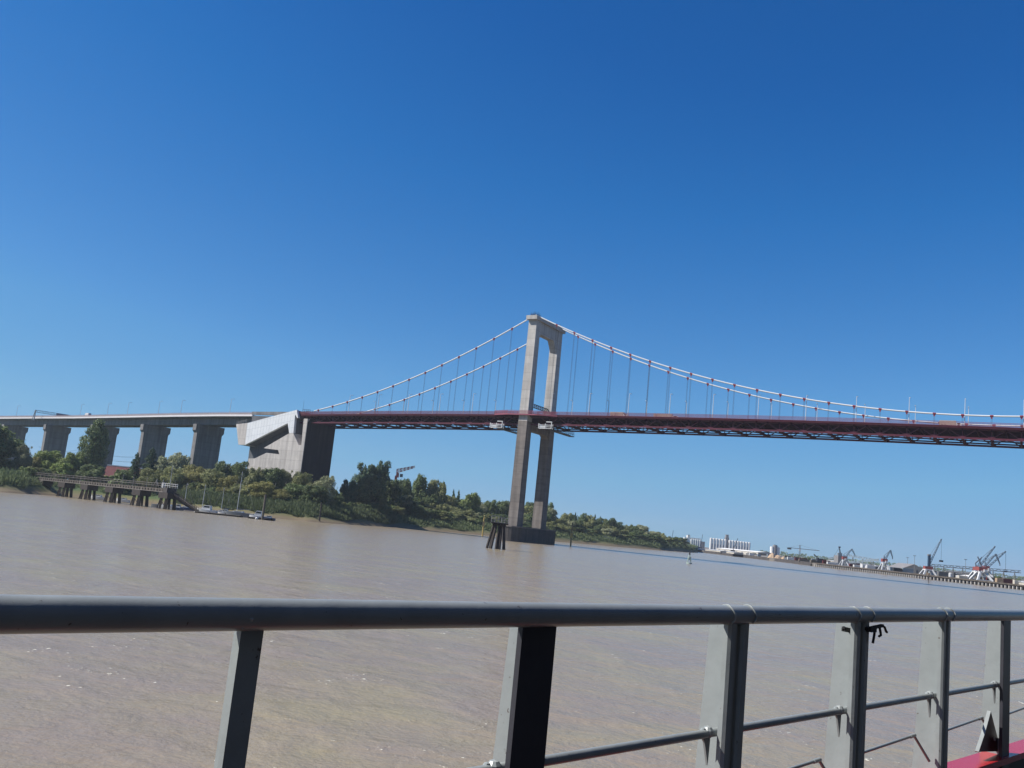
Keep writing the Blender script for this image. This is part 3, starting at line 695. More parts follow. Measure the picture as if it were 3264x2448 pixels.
def trunk_mesh(kind, var):
    key = (kind, var)
    if key in TRUNK: return TRUNK[key]
    r = random.Random(var*7+len(kind)); b = MB(); hgt = .8 if kind in ('poplar', 'conifer') else .5
    pts = [(0, 0, -.06), (r.uniform(-.01, .01), 0, hgt*.4), (r.uniform(-.03, .03), r.uniform(-.03, .03), hgt)]
    b.path(pts, [.034, .026, .010], 7)
    if kind not in ('poplar', 'conifer'):
        for k in range(6):
            a = k*1.05+r.uniform(-.3, .3); z = r.uniform(.16, .42); l = r.uniform(.16, .3)
            b.path([(0, 0, z), (math.cos(a)*l*.5, math.sin(a)*l*.5, z+l*.45), (math.cos(a)*l, math.sin(a)*l, z+l*.95)], [.016, .011, .005], 5)
    TRUNK[key] = b.mesh('trunk', M['bark'], True); return TRUNK[key]
def tree(px, ytop, wpx, Y, kind, lm, label, group=None, var=None, name='tree', zb=None):
    var = rnd.randrange(3) if var is None else var
    r = xr(px); d = Y-lerp_tab(SHORE, px)
    z0 = (gz(max(d, 0)) if zb is None else zb)-.1
    top = atY(px, ytop, Y); h = top.z-z0; wd = wpx/F*Y
    # the column leans in the picture with the camera's roll: foot under the crown top
    foot = Vector((top.x, Y, z0))
    o = bpy.data.objects.new(name, None); C.objects.link(o); o.location = foot; o.rotation_euler = (rnd.uniform(-.09, .09), rnd.uniform(-.09, .09), rnd.uniform(0, 6.28)); o.scale = (wd*rnd.uniform(.88, 1.15), wd*rnd.uniform(.88, 1.15), h)
    tag(o, label, 'bush' if name == 'bush' else 'tree', group)
    c = bpy.data.objects.new('crown', crown_mesh(kind, var, lm)); C.objects.link(c); c.parent = o
    t = bpy.data.objects.new('trunk', trunk_mesh(kind, var)); C.objects.link(t); t.parent = o
    return o
TREES = [
 # photo column, top, width, distance, form, leaf, label
 (15, 1350, 160, 452, 'round', 'dark', 'tall dark round tree at the left edge beyond the reed clump'),
 (80, 1412, 60, 446, 'willow', 'grey', 'small grey green tree leaning from the big dark tree at the left edge'),
 (-60, 1330, 150, 440, 'round', 'dark', 'tall dark tree at the far left edge of the bank'),
 (108, 1452, 60, 470, 'round', 'yellow', 'small yellow tree beside the grey roofed house'),
 (165, 1432, 90, 486, 'round', 'bright', 'bright green round tree below the second viaduct pier'),
 (235, 1436, 90, 482, 'round', 'bright', 'bright green round tree just left of the tall poplar'),
 (200, 1472, 80, 470, 'bush', 'bright', 'low bright green tree behind the jetty railing'),
 (318, 1333, 92, 490, 'poplar', 'dark', 'tall dark poplar standing before the viaduct'),
 (300, 1480, 90, 470, 'round', 'dark', 'dark low tree at the foot of the tall poplar'),
 (438, 1440, 62, 478, 'conifer', 'conifer', 'dark conifer just right of the red roofed building'),
 (488, 1424, 72, 484, 'conifer', 'conifer', 'taller dark conifer with a pointed top before the viaduct pier'),
 (395, 1492, 90, 462, 'bush', 'dark', 'dark bush below the red roofed building'),
 (536, 1447, 80, 505, 'round', 'grey', 'grey green tree between the pointed conifer and the viaduct pier'),
 (580, 1440, 70, 510, 'round', 'grey', 'grey green tree touching the left side of the last viaduct pier'),
 (492, 1490, 90, 462, 'willow', 'olive', 'olive willow behind the end of the jetty'),
 (560, 1485, 90, 464, 'willow', 'olive', 'olive willow behind the pale sailing mast by the jetty'),
 (622, 1478, 110, 468, 'willow', 'yellow', 'large yellowish willow below the last viaduct pier'),
 (680, 1492, 90, 462, 'willow', 'olive', 'olive willow right of the large yellowish willow'),
 (718, 1468, 76, 500, 'round', 'dark', 'dark round tree in the gap between viaduct and anchorage'),
 (770, 1466, 70, 500, 'round', 'dark', 'dark tree against the lower left corner of the anchorage'),
 (738, 1512, 74, 452, 'willow', 'yellow', 'rounded yellowish willow behind the tall sailing mast'),
 (765, 1540, 60, 446, 'willow', 'olive', 'small olive willow just right of the tall sailing mast'),
 (816, 1486, 70, 470, 'round', 'olive', 'olive tree at the left foot of the anchorage'),
 (872, 1486, 80, 474, 'round', 'dark', 'dark leaning tree before the middle of the anchorage'),
 (925, 1492, 70, 478, 'willow', 'olive', 'grey olive tree before the right part of the anchorage'),
 (958, 1500, 60, 478, 'round', 'grey', 'pale tree at the lit right corner of the anchorage'),
 (838, 1530, 92, 440, 'willow', 'yellow', 'bright yellowish round willow behind the timber mooring post'),
 (795, 1550, 46, 438, 'bush', 'olive', 'small yellow green bush left of the bright round willow'),
 (895, 1556, 60, 438, 'willow', 'yellow', 'low yellowish willow right of the bright round willow'),
 (978, 1503, 84, 462, 'willow', 'olive', 'olive tree under the dark river wall of the anchorage'),
 (945, 1540, 80, 452, 'round', 'dark', 'shadowy tree between the low willow and the river wall'),
 (1036, 1508, 76, 458, 'willow', 'grey', 'grey green tree at the right edge of the dark river wall'),
 (1004, 1545, 80, 448, 'round', 'dark', 'shadowy low tree under the dark river wall of the anchorage'),
 (1074, 1560, 44, 474, 'round', 'dark', 'small dark tree in the gap right of the anchorage'),
 (1105, 1524, 46, 520, 'spiky', 'conifer', 'small spiky dark tree left of the tallest dark trees'),
 (1122, 1530, 40, 510, 'poplar', 'conifer', 'thin dark tree beside the spiky small one'),
 (1168, 1470, 92, 545, 'spiky', 'conifer', 'tallest dark spiky tree, left one of the close pair'),
 (1215, 1464, 100, 552, 'spiky', 'conifer', 'tallest dark spiky tree, right one of the close pair'),
 (1200, 1512, 90, 526, 'round', 'olive', 'green round tree standing in front of the tallest dark pair'),
 (1148, 1540, 80, 515, 'round', 'olive', 'brownish olive tree before the tallest dark trees'),
 (1252, 1525, 90, 545, 'round', 'dark', 'dark tree just below the red and white crane boom'),
 (1290, 1521, 60, 575, 'round', 'dark', 'dark round tree right of the red and white crane boom'),
 (1340, 1508, 56, 610, 'round', 'dark', 'round topped tree rising above the wood right of the crane boom'),
 (1388, 1526, 62, 612, 'round', 'olive', 'second round topped tree above the wood right of the crane boom'),
 (1415, 1530, 34, 620, 'spiky', 'dark', 'narrow dark tree beside the second round topped tree'),
 (1452, 1556, 26, 640, 'conifer', 'conifer', 'pair of thin conifer tips above the wood, left tip'),
 (1466, 1560, 26, 640, 'conifer', 'conifer', 'pair of thin conifer tips above the wood, right tip'),
 (1508, 1568, 74, 640, 'round', 'bright', 'broad green dome shaped tree left of the tower'),
]
for t in TREES: tree(*t)
sg_ = atY(1075, 1551, 474); sz = gz(474-lerp_tab(SHORE, 1075)); so_ = thing('bare_tree', Vector((sg_.x, 474, sz)), 'bare dead snag rising beside the small dark tree right of the anchorage', 'tree'); b = MB()
q0 = Vector((sg_.x-.3, 474, sz-.2)); q1 = Vector((sg_.x, 474, sg_.z)); b.path([q0, q0.lerp(q1, .6)+Vector((.25, 0, 0)), q1], [.22, .15, .06], 7); b.build('trunk', M['bark'], so_); b = MB()
for f_, dx, dz in ((.7, 1.1, 1.5), (.8, -.9, 1.2), (.88, .7, 1.1), (.76, -.5, 1.6)): p = q0.lerp(q1, f_); b.path([p, p+Vector((dx*.6, .2, dz*.5)), p+Vector((dx, .3, dz))], [.08, .05, .02], 5)
b.build('branch', M['bark'], so_)
SKYL = [(1040, 1590), (1090, 1590), (1150, 1560), (1230, 1555), (1260, 1540), (1300, 1545), (1345, 1550), (1400, 1565), (1440, 1580), (1480, 1590), (1540, 1588), (1600, 1595), (1640, 1597), (1690, 1603), (1750, 1605), (1770, 1610), (1800, 1626), (1850, 1634), (1885, 1640), (1920, 1652), (1960, 1652), (2000, 1668), (2030, 1666), (2060, 1682), (2100, 1692), (2130, 1706), (2160, 1722), (2180, 1738), (2215, 1752)]
forms = ['round', 'round', 'round', 'willow', 'round', 'spiky']; leafs = ['dark', 'olive', 'dark', 'grey', 'olive', 'dark', 'olive']
def wood(x0, x1, step, drop, dd, wpx, label, group, small=1.0):
    x = x0
    while x < x1:
        px = x+rnd.uniform(-.3, .3)*step; Y = lerp_tab(SHORE, px)+dd+rnd.uniform(-8, 8)
        tree(px, lerp_tab(SKYL, px)+drop+rnd.uniform(-9, 9)*small, wpx*rnd.uniform(.75, 1.25), Y, rnd.choice(forms), rnd.choice(leafs), label, group)
        x += step*rnd.uniform(.8, 1.2)
wood(1270, 1665, 34, 4, 80, 58, 'round green tree in the back row of the wood between anchorage and tower', 'trees of the wood between anchorage and tower')
wood(1050, 1660, 34, 38, 52, 58, 'round green tree in the middle row of the wood between anchorage and tower', 'trees of the wood between anchorage and tower')
wood(1110, 1650, 32, 66, 36, 50, 'low green tree at the water side of the wood between anchorage and tower', 'trees of the wood between anchorage and tower')
wood(1670, 1790, 30, 2, 70, 56, 'green tree seen behind the legs of the bridge tower', 'trees behind the tower legs')
wood(1660, 1790, 30, 45, 42, 50, 'low green tree seen behind the legs of the bridge tower', 'trees behind the tower legs')
wood(1800, 2158, 27, 2, 80, 46, 'green tree in the back row of the wood right of the tower', 'trees of the wood right of the tower', .6)
wood(1790, 2165, 28, 26, 48, 42, 'green tree at the water side of the wood right of the tower', 'trees of the wood right of the tower', .6)
def under(x0, x1, step, dd, hpx, label, group, lms):
    x = x0
    while x < x1:
        Y = lerp_tab(SHORE, x)+dd+rnd.uniform(-5, 5); d = Y-lerp_tab(SHORE, x); yb = hor(x)-(gz(d)-CH)/Y*F
        tree(x, yb-hpx*rnd.uniform(.7, 1.25), 46*rnd.uniform(.8, 1.3), Y, 'bush', rnd.choice(lms), label, group, name='bush'); x += step*rnd.uniform(.8, 1.2)
under(560, 1080, 22, 42, 38, 'low leafy bush filling the space under the trees before the anchorage', 'bushes under the trees before the anchorage', ['dark', 'olive', 'dark'])
under(90, 470, 26, 50, 34, 'low leafy bush behind the jetty', 'bushes behind the jetty', ['dark', 'olive', 'bright'])
under(1080, 1700, 24, 40, 30, 'low leafy bush along the foot of the wood left of the tower', 'bushes along the foot of the wood', ['dark', 'olive', 'dark'])
under(1700, 2172, 20, 45, 20, 'low leafy bush along the foot of the wood right of the tower', 'bushes along the foot of the wood right of the tower', ['dark', 'olive', 'dark'])
for px, yt, wd in ((1893, 1637, 26), (1872, 1633, 20), (1912, 1643, 18), (1838, 1632, 26)):
    tree(px, yt, wd, lerp_tab(SHORE, px)+95, 'conifer', 'conifer', 'dark conifer tip standing above the wood right of the tower', 'conifer tips right of the tower')
tree(1754, 1598, 36, 760, 'spiky', 'dark', 'open dark tree crown just right of the tower')
tree(1943, 1648, 50, 790, 'round', 'dark', 'dark round tree rising above the wood right of the tower')
# the reed belt along the bank: nobody could count its stems
def reeds(x0, x1, d0, d1, n, h0, h1, name, label, sd):
    r = random.Random(sd); vs = []; fs = []
    for _ in range(n):
        px = r.uniform(x0, x1); d = r.uniform(d0, d1)+3*math.sin(px*.05)
        Y = lerp_tab(SHORE, px)+d; X = xr(px)*Y; z = gz(max(d, 0))-.15
        h = r.uniform(h0*.6, h1)*(.45+.65*math.sin(px*.083+d*.37+math.sin(px*.021)*3)**2)*(1.15-.5*max(0, 16-d)/6); wd = r.uniform(.22, .55); a = r.uniform(0, 3.14); lx, ly = r.uniform(-.8, .8), r.uniform(-.8, .8)
        c, s = math.cos(a)*wd/2, math.sin(a)*wd/2; i = len(vs)
        vs += [(X-c*.6, Y-s*.6, z), (X+c*.6, Y+s*.6, z), (X+c+lx, Y+s+ly, z+h*.7), (X+lx*1.7, Y+ly*1.7, z+h), (X-c+lx, Y-s+ly, z+h*.65)]
        fs.append((i, i+1, i+2, i+3, i+4))
    me = bpy.data.meshes.new(name); me.from_pydata(vs, [], fs); me.materials.append(LEAF['reed']); o = bpy.data.objects.new(name, me); C.objects.link(o)
    tag(o, label, 'reeds', kind='stuff')
reeds(560, 1260, 11, 36, 30000, 1.8, 3.4, 'reeds', 'dense green reeds along the bank below the trees', 1)
reeds(-500, 88, 13, 40, 9000, 2.0, 4.0, 'reeds', 'thick green reed clump at the left edge of the bank', 2)
reeds(1260, 2215, 12, 40, 28000, 1.2, 2.6, 'reeds', 'dark green reeds and scrub along the far bank behind the tower', 3)
reeds(88, 560, 20, 45, 5000, .8, 2.0, 'reeds', 'low green scrub behind the jetty', 4)

# ------------------------------------------------------------------ jetty, gangway, pontoons
X3 = Vector((1, 0, 0)); Y3 = Vector((0, 1, 0))
JA, JB = atZ(150, 1583-9, 0), atZ(548, 1626, 0)
JA = Vector((JA.x, 424, 0)); JA.x = xr(150)*424; JB = Vector((xr(545)*352, 352, 0))
jd = (JB-JA).normalized(); jn = Vector((jd.y, -jd.x, 0))                       # jn: towards the river
jt = thing('jetty', (JA+JB)/2, 'long weathered jetty on timber pile clusters with a pale railing', 'jetty')
jl = (JB-JA).length; zj = 7.9
def J(t, n, z): return JA+jd*(t*jl)+jn*n+UP*z
b = MB(); b.prism([J(-.30, 1.6, zj-1.35), J(1.0, 1.6, zj-1.35), J(1.0, 1.6, zj-.25), J(-.30, 1.6, zj-.25)], jn*-3.2)
for k in range(64):
    t = -.29+1.28*k/63; b.beam(J(t, 1.75, zj-1.4), J(t, 1.75, zj-.55), .28, .16, jd)
b.build('deck_beam', M['jetty_conc'], jt)
b = MB(); b.prism([J(-.30, 1.9, zj-1.62), J(1.0, 1.9, zj-1.62), J(1.0, 1.9, zj-1.36), J(-.30, 1.9, zj-1.36)], jn*-3.8); b.build('ledge', M['concrete_low'], jt)
b = MB()
for n_ in (1.5, -1.5):
    for dz in (.85, 1.65): b.beam(J(-.30, n_, zj+dz), J(1.0, n_, zj+dz), .12, .12)
    for k in range(40): t = -.30+1.3*k/39; b.beam(J(t, n_, zj-.3), J(t, n_, zj+1.65), .1, .1, jd)
b.build('railing', M['concrete_low'], jt)
for k, t in enumerate((-.165, .19, .385, .6, .81, 1.0)[0:6]):
    t = (-.02, .185, .385, .59, .795, .985)[k]; b = MB(); b.prism([J(t, 2.2, zj-3.9), J(t, 2.2, zj-1.63), J(t, -2.2, zj-1.63), J(t, -2.2, zj-3.9)], jd*.01)
    b = MB(); b.obox(J(t, 0, zj-2.75), jd, jn, UP, 6.6, 4.6, 2.2); b.build('pile_cap', M['wood'], jt)
    b = MB()
    for sx in (-2.6, -2.0, -1.2, 1.1, 1.9, 2.7):
        for n_ in (1.6, -1.6):
            lean = sx*.18+(-.9 if sx < -2.3 else 0); b.tube(J(t, n_, zj-3.8)+jd*sx, J(t, n_*1.25, -1.5)+jd*(sx+lean), .23, .25, 7)
    for n_ in (1.7,): b.beam(J(t, n_, zj-4.3)+jd*-2.4, J(t, n_, .9)+jd*1.6, .18, .18)
    b.build('pile_cluster', M['wood'], jt)
for k, t in enumerate((.62, .70, .80, .87)):
    o = thing('lamp_post' if k == 0 else 'post', J(t, -1.3, zj), '', 'post'); h = (3.6, 3.0, 3.2, 3.0)[k]
    b = MB(); b.tube(J(t, -1.3, zj-.3), J(t, -1.3, zj+h), .1, .08, 6); b.build('pole', M['shed_grey'], o)
    b = MB(); b.obox(J(t, -1.3, zj+h+.1), jd, jn, UP, .5, .3, .22); b.build('head', M['shed_grey'], o)
    tag(o, ('pale lamp post on the jetty below the tall poplar', 'thin post with a small head on the jetty, second from the poplar', 'thin post with a small head on the jetty below the pointed conifer', 'thin post with a small head on the jetty nearest its river end')[k])
b = MB(); hd = MB()
hd.obox(J(.988, 0, zj-.75), jd, jn, UP, 3.0, 3.9, 1.9); hd.build('end_block', M['concrete_dark'], jt)
ct = thing('cabinet', J(.955, .8, zj+.2), 'pale grey cabinet on the river end of the jetty', 'cabinet')
b = MB(); b.obox(J(.955, .8, zj+1.05), jd, jn, UP, 1.2, 1.0, 1.8); b.build('case', M['white'], ct); b = MB(); b.obox(J(.955, .8, zj+2.0), jd, jn, UP, 1.35, 1.15, .12); b.build('lid', M['shed_grey'], ct)
b = MB()
for n_ in (1.6, -1.6):
    for dz in (1.0, 1.8): b.beam(J(.965, n_, zj+dz), J(1.01, n_, zj+dz), .11, .11)
    for k in range(4): b.beam(J(.965+.015*k, n_, zj+.2), J(.965+.015*k, n_, zj+1.8), .11, .11, jd)
b.build('end_railing', M['white'], jt)
b = MB()
for k, (a0, a1) in enumerate((((.885, .2), (.905, 2.6)), ((.905, 2.6), (.925, .2)))): b.beam(J(a0[0], 1, zj+a0[1]), J(a1[0], 1, zj+a1[1]), .16, .16)
b.build('bracing_frame', M['shed_grey'], jt)
GE = atZ(632, 1634, 0); GE = Vector((xr(636)*350, 350, .7)); GS = J(1.0, 0, zj-1.2)
gw = thing('gangway', (GS+GE)/2, 'steep dark gangway leading from the jetty end down to the pontoon', 'gangway')
gd = (GE-GS); gdh = Vector((gd.x, gd.y, 0)).normalized(); gn = Vector((gdh.y, -gdh.x, 0)); b = MB()
for s_ in (-.8, .8): b.beam(GS+gn*s_, GE+gn*s_, .16, .5); b.beam(GS+gn*s_+UP*1.1, GE+gn*s_+UP*1.0, .1, .12)
for k in range(13):
    p = GS.lerp(GE, k/12)
    for s_ in (-.8, .8): b.beam(p+gn*s_, p+gn*s_+UP*1.05, .09, .09, gdh)
b.build('side_frame', M['wood'], gw)
b = MB(); b.prism([GS-gn*.78, GE-gn*.78, GE+gn*.78, GS+gn*.78], UP*.14); b.build('walking_surface', M['wood_pale'], gw)
b = MB(); b.prism([GS+UP*-.1, GE+UP*-.1, GE+UP*-.55, GS.lerp(GE, .5)+UP*-1.5, GS+UP*-1.3], Y3*.3); b.build('side_plate', M['wood'], gw)
def pontoon(p0, p1, Y, wd, m, label):
    A, E_ = Vector((xr(p0)*Y, Y, 0)), Vector((xr(p1)*Y, Y-3, 0)); d = (E_-A).normalized(); n_ = Vector((-d.y, d.x, 0))
    o = thing('pontoon', (A+E_)/2, label, 'pontoon', 'mooring pontoons'); b = MB(); l = (E_-A).length; k = max(2, int(l/5))
    for i in range(k): b.obox(A+d*(l*(i+.5)/k)+UP*.1, d, n_, UP, l/k-.5, wd*.8, .7)
    b.build('float', M['rubber'], o); b = MB(); b.obox((A+E_)/2+UP*.52, d, n_, UP, l, wd, .16); b.build('decking', m, o)
    b = MB()
    for i in range(k+1): b.beam(A+d*(l*i/k)-n_*wd*.45+UP*.5, A+d*(l*i/k)-n_*wd*.45+UP*.95, .16, .16, d)
    b.build('bollard', M['wood'], o)
pontoon(630, 786, 345, 2.4, M['wood_pale'], 'low grey mooring pontoon at the foot of the gangway')
pontoon(800, 884, 338, 2.0, M['wood'], 'dark low pontoon around the timber mooring post')
def hullmb(c, d, Ln, bm, h, sheer=.25, draft=.25):
    n_ = Vector((-d.y, d.x, 0)); b = MB(); vs = []; st = [(-.5, .72), (-.35, .92), (-.1, 1.0), (.15, .93), (.33, .68), (.44, .34), (.5, .02)]
    for x, w_ in st:
        z = h*(1+sheer*max(0, x+.1)); hb_ = bm/2*w_
        for s_, zz in ((-1, z), (-.8, -draft*.2), (-.25, -draft), (.25, -draft), (.8, -draft*.2), (1, z)): vs.append(c+d*(x*Ln)+n_*(s_*hb_)+UP*zz)
    fs = []
    for i in range(len(st)-1):
        for k in range(5): fs.append((i*6+k, i*6+k+1, (i+1)*6+k+1, (i+1)*6+k))
        fs.append((i*6+5, i*6, (i+1)*6, (i+1)*6+5))
    fs += [tuple(range(5, -1, -1)), tuple(range(36, 42))]; return b.add(vs, fs)
def motorboat(px, Y, Ln, hd, hm, label, z=0.0, cabin=1.35, name='motor_boat'):
    c = Vector((xr(px)*Y, Y, z)); d = Vector((math.cos(hd), math.sin(hd), 0)); n_ = Vector((-d.y, d.x, 0)); bm = Ln*.34; h = Ln*.13+.25
    o = thing(name, c, label, 'boat', 'boats moored by the jetty'); hullmb(c, d, Ln, bm, h).build('hull', hm, o, smooth=True)
    b = MB(); b.prism([c+d*(Ln*x)-n_*bm*.33+UP*zz for x, zz in ((-.22, h*.8), (.26, h*.9), (.17, h+cabin*.45), (.08, h+cabin), (-.2, h+cabin))], n_*bm*.66); b.build('cabin', M['white'], o)
    b = MB(); b.prism([c+d*(Ln*x)-n_*bm*.335+UP*zz for x, zz in ((-.18, h+cabin*.5), (.13, h+cabin*.5), (.075, h+cabin*.88), (-.18, h+cabin*.88))], n_*bm*.67); b.build('cabin_window', M['glass'], o)
    b = MB()
    for k in range(5):
        x = .1+.36*k/4; w_ = bm*.42*(1-.8*(k/4)**2)
        for s_ in (-1, 1): b.tube(c+d*(Ln*x)+n_*s_*w_+UP*h, c+d*(Ln*x)+n_*s_*w_+UP*(h+.55), .03, None, 5)
    b.path([c+d*(Ln*(.1+.36*k/4))+n_*(bm*.42*(1-.8*(k/4)**2))+UP*(h+.55) for k in range(5)]+[c+d*(Ln*(.1+.36*k/4))-n_*(bm*.42*(1-.8*(k/4)**2))+UP*(h+.55) for k in range(4, -1, -1)], .03, 5); b.build('pulpit', M['white'], o)
    return o
def sailboat(px, Y, Ln, hd, hm, mh, lean, label, z=0.0):
    c = Vector((xr(px)*Y, Y, z)); d = Vector((math.cos(hd), math.sin(hd), 0)); n_ = Vector((-d.y, d.x, 0)); bm = Ln*.29; h = Ln*.1+.35
    o = thing('sailing_boat', c, label, 'boat', 'boats moored by the jetty'); hullmb(c, d, Ln, bm, h, .2, .4).build('hull', hm, o, smooth=True)
    b = MB(); b.prism([c+d*(Ln*x)-n_*bm*.24+UP*zz for x, zz in ((-.12, h*.9), (.24, h*.95), (.18, h+.4), (-.1, h+.5))], n_*bm*.48); b.build('cabin', M['white'], o)
    b = MB(); b.prism([c+d*(Ln*x)-n_*bm*.245+UP*zz for x, zz in ((-.07, h+.14), (.16, h+.16), (.15, h+.3), (-.07, h+.36))], n_*bm*.49); b.build('cabin_window', M['glass'], o)
    m0 = c+d*Ln*.1+UP*(h+.3); m1 = m0+UP*mh+n_*lean; b = MB(); b.tube(m0, m1, .12, .08, 6)
    for f in (.36, .62): q = m0.lerp(m1, f); b.beam(q-n_*bm*.28, q+n_*bm*.28, .07, .06)
    mo = b.build('mast', M['lamp'], o); b = MB(); b.tube(m0+UP*.9, m0+UP*1.0-d*Ln*.42, .09, .07, 6); b.build('boom', M['hull_blue'], o)
    b = MB(); b.tube(m1, c+d*Ln*.49+UP*h*1.1, .045, None, 4); b.tube(m1, c-d*Ln*.49+UP*h, .035, None, 4)
    for s_ in (-1, 1): b.tube(m1, c+d*Ln*.08+n_*bm*.46*s_+UP*h, .02, None, 4)
    b.build('rigging', M['shed_grey'], o); return o
motorboat(664, 352, 8.2, 3.0, M['white'], 'white cabin motor boat beside the gangway foot', cabin=1.7)
sailboat(770, 350, 12.5, 3.05, M['hull_grey'], 15.0, 0, 'long grey hulled sailing boat with the tall mast')
motorboat(722, 354, 5.2, 3.1, M['white'], 'small white boat with a square cabin left of the tall mast', cabin=1.3)
sailboat(655, 362, 7.5, 3.0, M['white'], 9.5, 0, 'white sailing boat with a short double mast behind the white motor boat')
sailboat(716, 372, 8.0, 3.2, M['hull_grey'], 9.0, 0, 'small grey sailing boat whose thin mast shows left of the tall mast')
motorboat(828, 342, 6.4, 3.1, M['white'], 'white motor boat with a tall wheelhouse by the timber mooring post', cabin=1.9)
motorboat(862, 340, 5.0, 3.15, M['hull_blue'], 'low dark speedboat with white windscreen right of the timber mooring post', cabin=.7, name='speedboat')
sailboat(545, 372, 9.0, 3.0, M['white'], 15.5, .5, 'white sailing boat moored behind the jetty end with a tall pale mast')
sailboat(520, 380, 8.0, 3.2, M['hull_grey'], 10.0, -.4, 'grey sailing boat behind the jetty piles with a shorter mast')
sailboat(598, 376, 7.5, 3.0, M['hull_blue'], 9.5, .4, 'blue sailing boat behind the gangway')
motorboat(573, 366, 4.6, 3.1, M['hull_blue'], 'small blue motor boat under the gangway')
motorboat(318, 415, 7.0, 3.05, M['white'], 'white motor boat aground on the mud behind the second jetty pier', cabin=.8, z=.4)
motorboat(398, 412, 6.0, 3.1, M['white'], 'white motor boat aground on the mud behind the fourth jetty pier', cabin=.7, z=.4)
by = thing('buoy', atZ(825, 1650), 'small white ball buoy floating before the motor boats', 'buoy'); b = MB(); p = Vector((xr(825)*330, 330, 0)); by.location = p
b.ball(p+UP*.35, .55, 10); b.build('float', M['white'], by, True); b = MB(); b.tube(p+UP*.8, p+UP*1.15, .08, None, 6); b.build('ring', M['steel_dark'], by)
# ------------------------------------------------------------------ mooring posts, beacons, dolphin, buoys
def post(px, pyb, pyt, r, m, label, Y=None):
    p = atZ(px, pyb) if Y is None else Vector((xr(px)*Y, Y, 0)); t = atY(px+(pyb-pyt)*.1, pyt, p.y); o = thing('mooring_post', p, label, 'post'); b = MB()
    b.tube(p-UP*2, Vector((p.x, p.y, t.z)), r*1.05, r*.95, 10); b.build('pile', m, o); b = MB(); b.tube(Vector((p.x, p.y, t.z-.05)), Vector((p.x, p.y, t.z+.3)), r*1.1, r*.5, 10); b.build('pile_head', M['wood'], o)
post(843, 1649, 1579, .40, M['wood_pale'], 'brown timber mooring post standing at the end of the pontoon', 334)
post(1017, 1665, 1604, .36, M['wood'], 'lone dark timber post by the mud bank under the anchorage')
M['sand'] = mat('weathered_pile', (0.40, 0.30, 0.15), .75, var=.2, scale=.8)
def beacon(px, pyb, pyt, Y, m, r, label, topdark):
    z1 = atY(px+(pyb-pyt)*.1, pyt, Y).z; p = Vector((xr(px)*Y, Y, 0)); o = thing('beacon', p, label, 'beacon'); b = MB(); b.tube(p-UP*2, p+UP*(z1-1.2), r, r*.9, 10); b.build('pile', m, o)
    b = MB(); zb = z1-(4.2 if not topdark else 6.0); b.obox(p+UP*zb, X3, Y3, UP, r*3, r*3, 2.4); b.build('box', M['yellow'] if topdark else M['sand'], o)
    b = MB(); b.tube(p+UP*(z1-1.4), p+UP*z1, r*.55, r*.3, 8); b.ball(p+UP*z1, r*.7, 8); b.build('light', M['steel_dark'] if topdark else M['yellow'], o)
    b = MB()
    for k in range(12): b.beam(p+X3*(r+.12)+UP*(1+k*.5), p-X3*0+X3*(r+.12)+UP*(1.06+k*.5), .3, .06, X3)
    b.build('ladder', M['steel_dark'], o)
beacon(1541, 1705, 1645, 520, M['yellow'], .42, 'yellow beacon pile with a box left of the pile dolphin', False)
beacon(1822, 1741, 1668, 458, M['sand'], .40, 'dark beacon pile with a pale yellow box right of the tower', True)
dp = Vector((xr(1592)*250, 250, 0)); zt = 7.0
do = thing('pile_dolphin', dp, 'dark dolphin of splayed timber piles with a railed platform before the tower', 'dolphin'); b = MB()
for k, (x0, x1, y_) in enumerate(((-1.55, -3.1, -.9), (-.85, -1.9, -1.2), (-.1, -.45, -1.3), (.55, .55, -1.2), (1.2, 1.75, -.8), (-1.2, -2.2, 1.0), (0, .1, 1.1), (1.2, 2.0, 1.0))):
    b.tube(dp+X3*x0+Y3*y_*.7+UP*(zt-.4), dp+X3*x1+Y3*y_*1.6-UP*1.5, .31, .36, 9)
b.build('pile_cluster', M['wood'], do); b = MB()
b.obox(dp+UP*(zt-.2), X3, Y3, UP, 4.6, 3.6, .35); b.obox(dp+UP*(zt-.62), X3, Y3, UP, 3.4, 2.8, .4)
b.build('platform', M['wood'], do); b = MB()
b.obox(dp+UP*(zt+.03)+X3*.1, X3, Y3, UP, 4.9, 3.9, .1)
for y_ in (-1.8, 1.8):
    for dz in (.85, 1.7): b.beam(dp+X3*-2.3+Y3*y_+UP*(zt+dz), dp+X3*(-.5)+Y3*y_+UP*(zt+dz), .11, .11); b.beam(dp+X3*.4+Y3*y_+UP*(zt+dz*.8), dp+X3*2.3+Y3*y_+UP*(zt+dz*.8), .11, .11)
    for x_ in (-2.3, -1.4, -.5, .4, 1.3, 2.3): b.beam(dp+X3*x_+Y3*y_+UP*zt, dp+X3*x_+Y3*y_+UP*(zt+(1.7 if x_ < 0 else 1.36)), .11, .11)
b.beam(dp+X3*-.7+UP*zt, dp+X3*.2+UP*(zt+1.9), .12, .12); b.beam(dp+X3*.9+UP*zt, dp+X3*.2+UP*(zt+1.9), .12, .12)
b.build('railing', M['shed_grey'], do)
nb = thing('navigation_buoy', Vector((xr(2200)*315, 315, 0)), 'tall green and white navigation buoy floating on the open river', 'buoy'); p = nb.location.copy(); b = MB()
b.tube(p-UP*.3, p+UP*.42, 1.05, .95, 14); b.build('float', M['green_paint'], nb); b = MB()
for k in range(4):
    a = math.pi/4+k*math.pi/2; v_ = Vector((math.cos(a), math.sin(a), 0)); b.beam(p+v_*.85+UP*.5, p+v_*.3+UP*3.0, .14, .14)
